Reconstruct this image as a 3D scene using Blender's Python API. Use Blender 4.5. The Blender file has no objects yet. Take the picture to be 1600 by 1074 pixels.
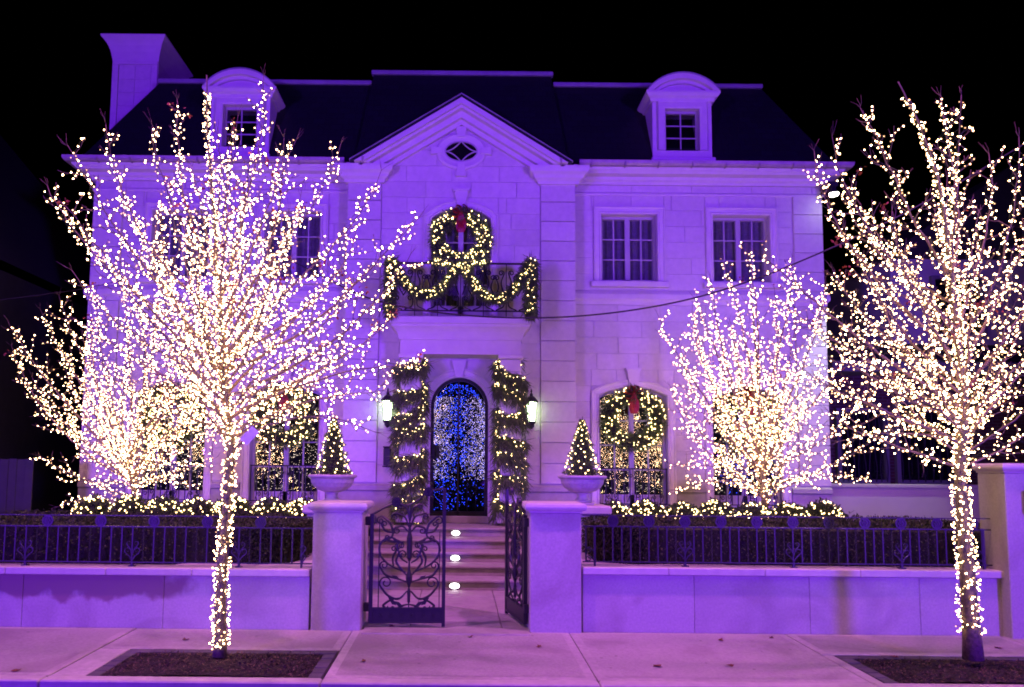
import bpy, bmesh, math, random
from mathutils import Vector, Matrix
R = math.radians
S = bpy.context.scene
COL = S.collection
PI = math.pi

# ------------------------------------------------------------------ camera, world, light, exposure
CAM_Z, F_PX, PPX, PPY = 1.87, 1150.0, 720.0, 640.0      # photo is 1600 x 1074
PITCH, ROLL = R(4.75), R(0.53)
cam = bpy.data.cameras.new('camera'); camo = bpy.data.objects.new('camera', cam); COL.objects.link(camo)
cam.sensor_width = 36.0; cam.lens = 36.0 * F_PX / 1600.0
cam.shift_x = (800 - PPX) / 1600.0; cam.shift_y = (PPY - 537) / 1600.0
cam.clip_end = 2000
camo.matrix_world = Matrix.Translation((0, 0, CAM_Z)) @ Matrix.Rotation(R(90) + PITCH, 4, 'X') @ Matrix.Rotation(ROLL, 4, 'Z')
S.camera = camo

wd = bpy.data.worlds.new('World'); S.world = wd; wd.use_nodes = True
wn = wd.node_tree.nodes; wn.clear()
wo = wn.new('ShaderNodeOutputWorld'); wb = wn.new('ShaderNodeBackground'); sk = wn.new('ShaderNodeTexSky')
sk.sky_type = 'NISHITA'; sk.sun_disc = False; sk.sun_elevation = R(-6); sk.sun_rotation = R(200)
wb.inputs['Strength'].default_value = 0.006
wd.node_tree.links.new(sk.outputs[0], wb.inputs[0]); wd.node_tree.links.new(wb.outputs[0], wo.inputs[0])

def spot(name, loc, target, power, color, angle, size=0.4, blend=0.5):
    l = bpy.data.lights.new(name, 'SPOT'); l.energy = power; l.color = color
    l.spot_size = R(angle); l.spot_blend = blend; l.shadow_soft_size = size
    o = bpy.data.objects.new(name, l); COL.objects.link(o); o.location = loc
    o.rotation_euler = (Vector(target) - Vector(loc)).to_track_quat('-Z', 'Y').to_euler()
    return o
# violet facade floodlights standing across the street, plus unseen spots added to wash the pavement violet
spot('flood_right', (12.7, -11, 2.6), (2.4, 14.5, 5.6), 29000, (0.165, 0.020, 1.0), 47, 1.1, 1.0)
spot('flood_left', (-12.85, -11, 2.6), (-3.4, 14.5, 5.4), 28500, (0.165, 0.020, 1.0), 58, 1.1, 1.0)
for sx_ in (-5.2, 5.4):
    spot('street_lamp_glow', (sx_, 6.2, 11.6), (sx_*.9, 7.3, 0), 4000, (0.84, 0.20, 0.95), 96, 0.25, 0.7)  # added violet wash on the pavement, no lamp modelled
spot('eave_flood_glow', (8.05, 13.7, 7.35), (7.9, 15.0, 0.9), 900, (0.92, 1.0, 0.86), 44, 0.06, 0.5)

vs = S.view_settings; vs.view_transform = 'Standard'; vs.look = 'None'; vs.gamma = 1.0; vs.exposure = 0.0; vs.use_curve_mapping = False
cy = S.cycles
cy.max_bounces = 4; cy.diffuse_bounces = 2; cy.glossy_bounces = 3; cy.transmission_bounces = 3; cy.transparent_max_bounces = 10
cy.sample_clamp_indirect = 4.0; cy.use_light_tree = True; cy.filter_width = 1.85
cy.caustics_reflective = False; cy.caustics_refractive = False
cy.use_adaptive_sampling = True; cy.adaptive_threshold = 0.02
cy.use_denoising = True

# ------------------------------------------------------------------ helpers
def at(x, y, Y):
    """photo pixel -> point on the vertical plane at depth Y"""
    c, s = math.cos(ROLL), math.sin(ROLL)
    a, b = x - PPX, y - PPY
    u = a * c + b * s; v = -a * s + b * c
    dy = math.cos(PITCH) + v / F_PX * math.sin(PITCH)
    dz = math.sin(PITCH) - v / F_PX * math.cos(PITCH)
    t = Y / dy
    return Vector((u / F_PX * t, Y, CAM_Z + dz * t))

class MB:
    def __init__(s): s.v = []; s.f = []
    def add(s, vs_, fs):
        n = len(s.v); s.v += [tuple(p) for p in vs_]; s.f += [tuple(i + n for i in f) for f in fs]; return s
    def box(s, x0, x1, y0, y1, z0, z1):
        return s.add([(x0,y0,z0),(x1,y0,z0),(x1,y1,z0),(x0,y1,z0),(x0,y0,z1),(x1,y0,z1),(x1,y1,z1),(x0,y1,z1)],
                     [(0,3,2,1),(4,5,6,7),(0,1,5,4),(1,2,6,5),(2,3,7,6),(3,0,4,7)])
    def bbox(s, x0, x1, y0, y1, z0, z1, b=0.01):
        """box with chamfered edges"""
        n = len(s.v); P = []
        for z, i in ((z0, b), (z0 + b, 0), (z1 - b, 0), (z1, b)):
            for (xa, ya) in ((x0+b+i,y0+i),(x1-b-i,y0+i),(x1-i,y0+b+i),(x1-i,y1-b-i),(x1-b-i,y1-i),(x0+b+i,y1-i),(x0+i,y1-b-i),(x0+i,y0+b+i)):
                P.append((xa, ya, z))
        fs = [tuple(range(7, -1, -1)), tuple(range(24, 32))]
        for k in range(3):
            for j in range(8):
                a, c = k*8+j, k*8+(j+1) % 8
                fs.append((a, c, c+8, a+8))
        return s.add(P, fs)
    def prism(s, poly, y0, y1):
        """polygon in (x,z), counter-clockwise from the front, extruded from y0 (front) to y1"""
        n = len(poly)
        V = [(x, y0, z) for x, z in poly] + [(x, y1, z) for x, z in poly]
        Fs = [tuple(range(n)), tuple(range(2*n-1, n-1, -1))]
        for i in range(n):
            j = (i+1) % n; Fs.append((i, i+n, j+n, j))
        return s.add(V, Fs)
    def slab(s, poly, z0, z1):
        n = len(poly)
        V = [(x, y, z0) for x, y in poly] + [(x, y, z1) for x, y in poly]
        Fs = [tuple(range(n-1, -1, -1)), tuple(range(n, 2*n))]
        for i in range(n):
            j = (i+1) % n; Fs.append((i, j, j+n, i+n))
        return s.add(V, Fs)
    def tube(s, pts, r, n=5, cap=True):
        pts = [Vector(p) for p in pts]
        if len(pts) < 2: return s
        base = len(s.v); up = None
        for i, p in enumerate(pts):
            t = (pts[min(i+1, len(pts)-1)] - pts[max(i-1, 0)])
            if t.length < 1e-9: t = Vector((0, 0, 1))
            t.normalize()
            if up is None:
                up = t.orthogonal().normalized()
            else:
                up = (up - t * up.dot(t))
                up = up.normalized() if up.length > 1e-6 else t.orthogonal().normalized()
            w = t.cross(up); rr = r[i] if isinstance(r, (list, tuple)) else r
            for k in range(n):
                a = 2*PI*k/n; q = p + (up*math.cos(a) + w*math.sin(a))*rr
                s.v.append((q.x, q.y, q.z))
        m = len(pts)
        for i in range(m-1):
            for k in range(n):
                a = base+i*n+k; b = base+i*n+(k+1) % n
                s.f.append((a, b, b+n, a+n))
        if cap:
            s.f.append(tuple(base+k for k in range(n-1, -1, -1))); s.f.append(tuple(base+(m-1)*n+k for k in range(n)))
        return s
    def lathe(s, prof, c, n=24, flute=0, fz=None):
        """profile of (radius, z) about vertical axis at c"""
        base = len(s.v)
        for (r, z) in prof:
            for k in range(n):
                a = 2*PI*k/n
                rr = r
                if flute and fz and fz[0] < z < fz[1]: rr = r*(1 + flute*abs(math.cos(a*8)))
                s.v.append((c[0]+rr*math.cos(a), c[1]+rr*math.sin(a), c[2]+z))
        for i in range(len(prof)-1):
            for k in range(n):
                a = base+i*n+k; b = base+i*n+(k+1) % n
                s.f.append((a, b, b+n, a+n))
        s.f.append(tuple(base+k for k in range(n-1, -1, -1))); s.f.append(tuple(base+(len(prof)-1)*n+k for k in range(n)))
        return s
    def disc(s, c, r, t, n=16):
        """disc facing the street (axis along y)"""
        return s.prism([(c[0]+r*math.cos(2*PI*k/n), c[2]+r*math.sin(2*PI*k/n)) for k in range(n)], c[1]-t/2, c[1]+t/2)
    def sweep(s, path, prof, closed=False):
        """open path in XY, profile of (out, z); out is to the right of the walking direction"""
        P = [Vector((a, b)) for a, b in path]; base = len(s.v); m = len(P); k = len(prof)
        for i, p in enumerate(P):
            d0 = (P[i]-P[i-1]).normalized() if i > 0 else None
            d1 = (P[i+1]-P[i]).normalized() if i < m-1 else None
            n0 = Vector((d0.y, -d0.x)) if d0 else None
            n1 = Vector((d1.y, -d1.x)) if d1 else None
            if n0 is None: n = n1
            elif n1 is None: n = n0
            else:
                n = (n0+n1); n = n/max(n.dot(n0), .2)
            for o, z in prof: s.v.append((p.x+n.x*o, p.y+n.y*o, z))
        for i in range(m-1):
            for j in range(k):
                a = base+i*k+j; b = base+i*k+(j+1) % k
                s.f.append((a, b, b+k, a+k))
        s.f.append(tuple(base+j for j in range(k))); s.f.append(tuple(base+(m-1)*k+j for j in range(k-1, -1, -1)))
        return s
    def sweepz(s, path, prof, closed=False):
        """path in XZ, profile of (out, y); out is to the left of the walking direction"""
        P = [Vector((a, b)) for a, b in path]; base = len(s.v); m = len(P); k = len(prof)
        for i, p in enumerate(P):
            a_ = P[(i-1) % m] if (closed or i > 0) else None
            b_ = P[(i+1) % m] if (closed or i < m-1) else None
            n0 = n1 = None
            if a_ is not None: d = (p-a_).normalized(); n0 = Vector((-d.y, d.x))
            if b_ is not None: d = (b_-p).normalized(); n1 = Vector((-d.y, d.x))
            if n0 is None: n = n1
            elif n1 is None: n = n0
            else:
                n = n0+n1; n = n/max(n.dot(n0), .2)
            for o, y in prof: s.v.append((p.x+n.x*o, y, p.y+n.y*o))
        for i in range(m if closed else m-1):
            for j in range(k):
                a = base+i*k+j; b = base+i*k+(j+1) % k; i2 = (i+1) % m
                s.f.append((a, base+i2*k+j, base+i2*k+(j+1) % k, b))
        if not closed:
            s.f.append(tuple(base+j for j in range(k))); s.f.append(tuple(base+(m-1)*k+j for j in range(k-1, -1, -1)))
        return s
    def mesh(s, name, mat, smooth=False, fix=True):
        me = bpy.data.meshes.new(name); me.from_pydata(s.v, [], s.f)
        if fix:
            bm = bmesh.new(); bm.from_mesh(me); bmesh.ops.recalc_face_normals(bm, faces=bm.faces); bm.to_mesh(me); bm.free()
        me.materials.append(mat)
        if smooth: me.polygons.foreach_set('use_smooth', [True]*len(me.polygons))
        me.update(); return me
    def build(s, name, mat, parent=None, smooth=False, fix=True):
        return link(name, s.mesh(name, mat, smooth, fix), parent)

def link(name, me, parent=None, loc=None):
    o = bpy.data.objects.new(name, me); COL.objects.link(o)
    if parent is not None:
        o.parent = parent
        # parents are unrotated empties or meshes: keep world coordinates
        o.matrix_parent_inverse = Matrix.Translation(-world_loc(parent))
    if loc is not None: o.location = loc
    return o
def world_loc(o):
    v = Vector((0, 0, 0))
    while o is not None:
        v = v + Vector(o.location)
        if o.parent is not None: v = v + o.matrix_parent_inverse.to_translation()
        o = o.parent
    return v
def tag(o, label, cat, group=None):
    o['label'] = label; o['category'] = cat
    if group: o['group'] = group
    return o
def thing(name, label, cat, loc=(0,0,0), group=None):
    o = bpy.data.objects.new(name, None); COL.objects.link(o); o.location = loc; o.empty_display_size = .2
    return tag(o, label, cat, group)
def part(name, parent, loc=(0,0,0)):
    o = bpy.data.objects.new(name, None); COL.objects.link(o); o.parent = parent
    o.matrix_parent_inverse = Matrix.Translation(-world_loc(parent)); o.location = loc; return o
def struct(o): o['kind'] = 'structure'; return o
def stuff(o): o['kind'] = 'stuff'; return o

# ------------------------------------------------------------------ materials
def mat(name, col, rough=.8, noise=0.0, nscale=6.0, bump=0.0, bscale=60.0, col2=None, metal=0.0, spec=.5, objrand=0.0, detail=6, stain=None, spots=None):
    m = bpy.data.materials.new(name); m.use_nodes = True
    nt = m.node_tree; N = nt.nodes; L = nt.links; b = N['Principled BSDF']
    b.inputs['Roughness'].default_value = rough; b.inputs['Metallic'].default_value = metal
    b.inputs['Specular IOR Level'].default_value = spec
    tc = N.new('ShaderNodeNewGeometry'); pos = tc.outputs['Position']
    c1 = (*col, 1)
    src = None
    if noise or col2:
        n = N.new('ShaderNodeTexNoise'); n.inputs['Scale'].default_value = nscale; n.inputs['Detail'].default_value = detail
        n.inputs['Roughness'].default_value = .62
        L.new(pos, n.inputs['Vector'])
        rp = N.new('ShaderNodeValToRGB'); L.new(n.outputs['Fac'], rp.inputs['Fac'])
        if col2 is None: col2 = tuple(c*(1-noise) for c in col)
        rp.color_ramp.elements[0].position = .36; rp.color_ramp.elements[1].position = .64
        rp.color_ramp.elements[0].color = (*col2, 1); rp.color_ramp.elements[1].color = c1
        src = rp.outputs['Color']
    if stain:
        n = N.new('ShaderNodeTexNoise'); n.inputs['Scale'].default_value = stain[0]; n.inputs['Detail'].default_value = 5
        n.inputs['Distortion'].default_value = 1.2
        mp = N.new('ShaderNodeMapping'); mp.inputs['Location'].default_value = (3.1, 1.7, 8.3); L.new(pos, mp.inputs['Vector']); L.new(mp.outputs[0], n.inputs['Vector'])
        rp = N.new('ShaderNodeValToRGB'); L.new(n.outputs['Fac'], rp.inputs['Fac'])
        rp.color_ramp.elements[0].position = .50; rp.color_ramp.elements[1].position = .66
        rp.color_ramp.elements[0].color = (0,0,0,1); rp.color_ramp.elements[1].color = (stain[1],)*3+(1,)
        mx = N.new('ShaderNodeMix'); mx.data_type = 'RGBA'
        L.new(rp.outputs['Color'], mx.inputs['Factor'])
        if src: L.new(src, mx.inputs['A'])
        else: mx.inputs['A'].default_value = c1
        mx.inputs['B'].default_value = (*stain[2], 1); src = mx.outputs['Result']
    if spots:
        vo = N.new('ShaderNodeTexVoronoi'); vo.inputs['Scale'].default_value = spots[0]; L.new(pos, vo.inputs['Vector'])
        sm = N.new('ShaderNodeMapRange'); sm.inputs['From Min'].default_value = spots[1]; sm.inputs['From Max'].default_value = spots[1]*1.5; sm.inputs['To Min'].default_value = spots[2]; sm.inputs['To Max'].default_value = 0
        L.new(vo.outputs['Distance'], sm.inputs['Value'])
        mx = N.new('ShaderNodeMix'); mx.data_type = 'RGBA'; L.new(sm.outputs[0], mx.inputs['Factor'])
        if src: L.new(src, mx.inputs['A'])
        else: mx.inputs['A'].default_value = c1
        mx.inputs['B'].default_value = (.10,.09,.09,1); src = mx.outputs['Result']
    if objrand:
        oi = N.new('ShaderNodeObjectInfo'); mr = N.new('ShaderNodeMapRange')
        mr.inputs['To Min'].default_value = 1-objrand; mr.inputs['To Max'].default_value = 1+objrand*.4
        L.new(oi.outputs['Random'], mr.inputs['Value'])
        mx = N.new('ShaderNodeMix'); mx.data_type = 'RGBA'; mx.blend_type = 'MULTIPLY'; mx.inputs['Factor'].default_value = 1
        if src: L.new(src, mx.inputs['A'])
        else: mx.inputs['A'].default_value = c1
        L.new(mr.outputs[0], mx.inputs['B']); src = mx.outputs['Result']
    if src: L.new(src, b.inputs['Base Color'])
    else: b.inputs['Base Color'].default_value = c1
    if bump:
        n = N.new('ShaderNodeTexNoise'); n.inputs['Scale'].default_value = bscale; n.inputs['Detail'].default_value = 4
        L.new(pos, n.inputs['Vector'])
        bp = N.new('ShaderNodeBump'); bp.inputs['Strength'].default_value = bump; bp.inputs['Distance'].default_value = .02
        L.new(n.outputs['Fac'], bp.inputs['Height']); L.new(bp.outputs[0], b.inputs['Normal'])
    return m
def emit(name, col, strength):
    m = bpy.data.materials.new(name); m.use_nodes = True; N = m.node_tree.nodes; N.clear()
    o = N.new('ShaderNodeOutputMaterial'); e = N.new('ShaderNodeEmission')
    e.inputs['Color'].default_value = (*col, 1); e.inputs['Strength'].default_value = strength
    m.node_tree.links.new(e.outputs[0], o.inputs[0]); m.cycles.emission_sampling = 'FRONT'; return m
def glass(name, tint, refl, wave=0.0):
    m = bpy.data.materials.new(name); m.use_nodes = True; N = m.node_tree.nodes; L = m.node_tree.links; N.clear()
    o = N.new('ShaderNodeOutputMaterial'); t = N.new('ShaderNodeBsdfTransparent'); g = N.new('ShaderNodeBsdfGlossy')
    t.inputs['Color'].default_value = (*tint, 1); g.inputs['Roughness'].default_value = 0.0
    mx = N.new('ShaderNodeMixShader'); mx.inputs[0].default_value = refl
    if wave:
        ge = N.new('ShaderNodeNewGeometry'); n = N.new('ShaderNodeTexNoise'); n.inputs['Scale'].default_value = 5; n.inputs['Detail'].default_value = 1
        bp = N.new('ShaderNodeBump'); bp.inputs['Strength'].default_value = wave; bp.inputs['Distance'].default_value = .01
        L.new(ge.outputs['Position'], n.inputs['Vector']); L.new(n.outputs['Fac'], bp.inputs['Height']); L.new(bp.outputs[0], g.inputs['Normal'])
    L.new(t.outputs[0], mx.inputs[1]); L.new(g.outputs[0], mx.inputs[2]); L.new(mx.outputs[0], o.inputs[0]); return m
def slate_mat():
    m = mat('slate', (.016, .017, .022), .6, bump=.3, bscale=25)
    nt = m.node_tree; N = nt.nodes; L = nt.links; b = N['Principled BSDF']
    ge = N.new('ShaderNodeNewGeometry'); sp = N.new('ShaderNodeSeparateXYZ'); L.new(ge.outputs['Position'], sp.inputs[0])
    cb = N.new('ShaderNodeCombineXYZ'); L.new(sp.outputs['X'], cb.inputs['X']); L.new(sp.outputs['Z'], cb.inputs['Y'])
    bt = N.new('ShaderNodeTexBrick'); bt.inputs['Scale'].default_value = 1.0; bt.inputs['Brick Width'].default_value = .26; bt.inputs['Row Height'].default_value = .16
    bt.inputs['Mortar Size'].default_value = .008; bt.inputs['Color1'].default_value = (.005,.009,.011,1); bt.inputs['Color2'].default_value = (.0035,.006,.007,1); bt.inputs['Mortar'].default_value = (.002,.003,.003,1)
    L.new(cb.outputs[0], bt.inputs['Vector']); L.new(bt.outputs['Color'], b.inputs['Base Color']); return m
def brick_mat():
    m = mat('house_brick', (.16,.06,.045), .85)
    nt = m.node_tree; N = nt.nodes; L = nt.links; b = N['Principled BSDF']
    ge = N.new('ShaderNodeNewGeometry'); sp = N.new('ShaderNodeSeparateXYZ'); L.new(ge.outputs['Position'], sp.inputs[0])
    cb = N.new('ShaderNodeCombineXYZ'); L.new(sp.outputs['X'], cb.inputs['X']); L.new(sp.outputs['Z'], cb.inputs['Y'])
    bt = N.new('ShaderNodeTexBrick'); bt.inputs['Scale'].default_value = 1.0; bt.inputs['Brick Width'].default_value = .22; bt.inputs['Row Height'].default_value = .075
    bt.inputs['Mortar Size'].default_value = .008; bt.inputs['Color1'].default_value = (.09,.032,.024,1); bt.inputs['Color2'].default_value = (.06,.024,.02,1); bt.inputs['Mortar'].default_value = (.10,.09,.085,1)
    L.new(cb.outputs[0], bt.inputs['Vector']); L.new(bt.outputs['Color'], b.inputs['Base Color']); return m
M = {}
M['lime'] = mat('limestone', (.64,.60,.55), .85, noise=.10, nscale=9, bump=.12, bscale=70, objrand=.07)
M['limeplain'] = mat('limestone_trim', (.66,.62,.57), .8, noise=.07, nscale=5, bump=.06, bscale=60)
M['joint'] = mat('stone_joint', (.55,.52,.48), .95)
M['plinth'] = mat('plinth_stone', (.40,.38,.36), .85, noise=.15, nscale=7, bump=.1)
M['granite'] = mat('wall_stone', (.50,.48,.46), .8, noise=.17, nscale=42, bump=.12, bscale=110, stain=(1.3, .42, (.28,.22,.23)), objrand=.08)
def stained():
    m = M['granite'].copy(); m.name = 'wall_stone_stained'; nt = m.node_tree; N = nt.nodes; L = nt.links; b = N['Principled BSDF']
    src = b.inputs['Base Color'].links[0].from_socket
    ge = N.new('ShaderNodeNewGeometry'); sp = N.new('ShaderNodeSeparateXYZ'); L.new(ge.outputs['Position'], sp.inputs[0])
    n = N.new('ShaderNodeTexNoise'); n.inputs['Scale'].default_value = 2.6; n.inputs['Detail'].default_value = 6; L.new(ge.outputs['Position'], n.inputs['Vector'])
    ad = N.new('ShaderNodeMath'); ad.operation = 'MULTIPLY_ADD'; L.new(n.outputs['Fac'], ad.inputs[0]); ad.inputs[1].default_value = .45; L.new(sp.outputs['Z'], ad.inputs[2])
    m1 = N.new('ShaderNodeMapRange'); m1.interpolation_type = 'SMOOTHSTEP'; m1.inputs['From Min'].default_value = .60; m1.inputs['From Max'].default_value = .66; L.new(ad.outputs[0], m1.inputs['Value'])
    ax = N.new('ShaderNodeMath'); ax.operation = 'MULTIPLY_ADD'; L.new(n.outputs['Fac'], ax.inputs[0]); ax.inputs[1].default_value = 1.2; L.new(sp.outputs['X'], ax.inputs[2])
    m2 = N.new('ShaderNodeMapRange'); m2.interpolation_type = 'SMOOTHSTEP'; m2.inputs['From Min'].default_value = -2.75; m2.inputs['From Max'].default_value = -2.45; m2.inputs['To Min'].default_value = .95; m2.inputs['To Max'].default_value = 0; L.new(ax.outputs[0], m2.inputs['Value'])
    mu = N.new('ShaderNodeMath'); mu.operation = 'MULTIPLY'; L.new(m1.outputs[0], mu.inputs[0]); L.new(m2.outputs[0], mu.inputs[1])
    mx = N.new('ShaderNodeMix'); mx.data_type = 'RGBA'; L.new(mu.outputs[0], mx.inputs['Factor']); L.new(src, mx.inputs['A']); mx.inputs['B'].default_value = (.24,.15,.17,1)
    L.new(mx.outputs['Result'], b.inputs['Base Color']); return m
M['granitestain'] = stained()
M['coping'] = mat('coping_stone', (.55,.53,.50), .75, noise=.10, nscale=9, bump=.08, objrand=.06)
M['step'] = mat('step_stone', (.38,.35,.33), .75, noise=.22, nscale=6, bump=.08)
M['concrete'] = mat('concrete', (.47,.45,.43), .88, noise=.22, nscale=16, bump=.12, bscale=140, stain=(.6,.55,(.28,.25,.24)), objrand=.08)
M['brushed'] = mat('brushed_concrete', (.42,.40,.385), .92, noise=.20, nscale=30, bump=.2, bscale=160, stain=(.9,.6,(.26,.23,.225)), objrand=.10, spots=(4.2, .055, .55))
M['curb'] = mat('curb_concrete', (.48,.46,.44), .85, noise=.15, nscale=10, bump=.1)
M['paver'] = mat('dark_paver', (.11,.105,.12), .85, noise=.25, nscale=18, bump=.15, objrand=.25)
M['asphalt'] = mat('asphalt', (.05,.05,.052), .9, noise=.2, nscale=40, bump=.2)
M['soil'] = mat('garden_soil', (.035,.028,.022), .95, noise=.3, nscale=20, bump=.3)
M['mulch'] = mat('bark_mulch', (.022,.014,.012), .92, col2=(.008,.006,.006), nscale=35, bump=.4, bscale=50)
M['chip'] = mat('mulch_chip', (.20,.13,.09), .9, col2=(.02,.012,.010), nscale=60)
M['iron'] = mat('painted_iron', (.018,.017,.024), .45, spec=.4)
M['ironlite'] = mat('balcony_iron', (.012,.011,.015), .5, spec=.35)
M['bark'] = mat('bark', (.17,.125,.11), .85, noise=.5, nscale=30, bump=.4, bscale=40)
M['twig'] = mat('twig_bark', (.16,.10,.09), .8)
M['wire'] = mat('light_cord', (.015,.03,.018), .6)
M['cable'] = mat('cable_rubber', (.006,.006,.007), .6)
M['redleaf'] = mat('red_leaf', (.32,.035,.025), .7, col2=(.16,.03,.02), nscale=20)
M['dryleaf'] = mat('dry_leaf', (.22,.07,.035), .8, col2=(.11,.045,.03), nscale=25)
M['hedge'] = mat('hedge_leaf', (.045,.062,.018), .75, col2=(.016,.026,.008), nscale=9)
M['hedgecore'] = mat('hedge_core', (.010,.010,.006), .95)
M['fir'] = mat('fir_needle', (.10,.17,.035), .6, col2=(.05,.095,.02), nscale=12)
M['cedar'] = mat('cedar_frond', (.12,.19,.045), .6, col2=(.06,.11,.028), nscale=10)
M['ribbon'] = mat('red_ribbon', (.42,.022,.018), .45, noise=.4, nscale=25)
M['urn'] = mat('cast_stone_urn', (.46,.44,.42), .8, noise=.18, nscale=14, bump=.1)
M['frame'] = mat('window_paint', (.42,.40,.39), .5)
M['doorpaint'] = mat('door_iron', (.012,.012,.016), .35)
M['copper'] = mat('gutter_metal', (.42,.36,.34), .5, metal=.3, noise=.2)
M['lead'] = mat('ridge_lead', (.34,.33,.36), .5, metal=.2, noise=.25, nscale=3)
M['slate'] = slate_mat()
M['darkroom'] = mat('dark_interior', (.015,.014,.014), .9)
M['curtain'] = mat('sheer_curtain', (.62,.60,.60), .9, noise=.25, nscale=14)
M['brick'] = brick_mat()
M['stucco'] = mat('pale_stucco', (.40,.38,.38), .9, noise=.1, bump=.1)
M['beige'] = mat('beige_render', (.42,.40,.33), .9, noise=.06, nscale=3, bump=.05)
M['darksiding'] = mat('dark_siding', (.035,.035,.045), .8, noise=.2)
M['roofdark'] = mat('dark_shingle', (.02,.02,.022), .85, noise=.3, nscale=8)
M['nframe'] = mat('neighbour_trim', (.16,.155,.16), .7)
M['white'] = mat('white_paper', (.75,.74,.72), .8)
M['glass'] = glass('window_glass', (.82,.82,.85), .17, .25)
M['dglass'] = glass('door_glass', (.72,.72,.80), .12, .2)
M['bulb'] = emit('warm_white_bulb', (1.0, .60, .30), 32)
M['bulbmid'] = emit('softer_bulb', (1.0, .58, .28), 12)
M['bulbdim'] = emit('dim_bulb', (1.0, .52, .24), 4)
M['bulbw'] = emit('golden_bulb', (1.0, .68, .27), 17)
M['bulbpale'] = emit('pale_bulb', (1.0, .80, .62), 5)  # glow for the imitated reflections in the window panes
M['bulbb'] = emit('blue_bulb', (.03, .07, 1.0), 7)  # glow for the imitated blue reflections in door and window glass
M['bulbp'] = emit('pink_white_bulb', (.80, .60, 1.0), 6)  # glow for the imitated pale reflections in the door glass
M['lamp'] = emit('lantern_glass', (.70, 1.0, .52), 12)
M['steplamp'] = emit('step_lamp', (1.0, .97, .95), 10)
M['floodlamp'] = emit('flood_lens', (.95, 1.0, .85), 25)

# ------------------------------------------------------------------ small geometry helpers
def bez(p0, p1, p2, p3, n):
    o = []
    for i in range(n+1):
        t = i/n; u = 1-t
        o.append(p0*(u*u*u) + p1*(3*u*u*t) + p2*(3*u*t*t) + p3*(t*t*t))
    return o
def catmull(P, n=6):
    P = [Vector(p) for p in P]; Q = [P[0]*2-P[1]] + P + [P[-1]*2-P[-2]]; o = []
    for i in range(1, len(Q)-2):
        a, b, c, d = Q[i-1], Q[i], Q[i+1], Q[i+2]
        for k in range(n):
            t = k/n
            o.append(.5*((2*b) + (c-a)*t + (2*a-5*b+4*c-d)*t*t + (3*b-a-3*c+d)*t*t*t))
    o.append(P[-1]); return o
def curl2(P, r0, turns=1.2, side=1, n=18, end=.25):
    """extend a 2-D polyline by a spiral that leaves its end tangentially"""
    P = [Vector(p) for p in P]; d = (P[-1]-P[-2]).normalized(); nrm = Vector((-d.y, d.x))*side
    out = list(P); p = P[-1].copy(); ang = math.atan2(d.y, d.x); tot = turns*2*PI
    for i in range(n):
        r = r0*(1-(1-end)*(i/n)); da = tot/n
        ang += side*da; p = p + Vector((math.cos(ang-side*da/2), math.sin(ang-side*da/2)))*(r*da)
        out.append(p.copy())
    return out
def octa(mb, p, r, rnd, el=1.25):
    d = Vector((rnd.gauss(0,1), rnd.gauss(0,1), rnd.gauss(0,1))).normalized(); u = d.orthogonal().normalized(); w = d.cross(u)
    n = len(mb.v)
    for q in (d*r*el, -d*r*el, u*r, -u*r, w*r, -w*r):
        mb.v.append((p[0]+q.x, p[1]+q.y, p[2]+q.z))
    for f in ((0,2,4),(0,4,3),(0,3,5),(0,5,2),(1,4,2),(1,3,4),(1,5,3),(1,2,5)): mb.f.append((n+f[0], n+f[1], n+f[2]))
def bulbs(pts, r, m, parent, seed=0, name='bulbs'):
    rnd = random.Random(seed); mb = MB()
    for p in pts: octa(mb, p, r*rnd.uniform(.72, 1.2), rnd)
    return stuff(mb.build(name, m, parent, fix=False))
def leafquad(mb, p, d, w, L, wd_):
    """flat pointed leaf from p along d"""
    n = len(mb.v); e = p + d*L; m1 = p + d*(L*.45)
    for q in (p, m1 + w*wd_, e, m1 - w*wd_): mb.v.append((q.x, q.y, q.z))
    mb.f.append((n, n+1, n+2, n+3))
def rdir(rnd):
    while True:
        v = Vector((rnd.uniform(-1,1), rnd.uniform(-1,1), rnd.uniform(-1,1)))
        if .05 < v.length < 1: return v.normalized()

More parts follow.
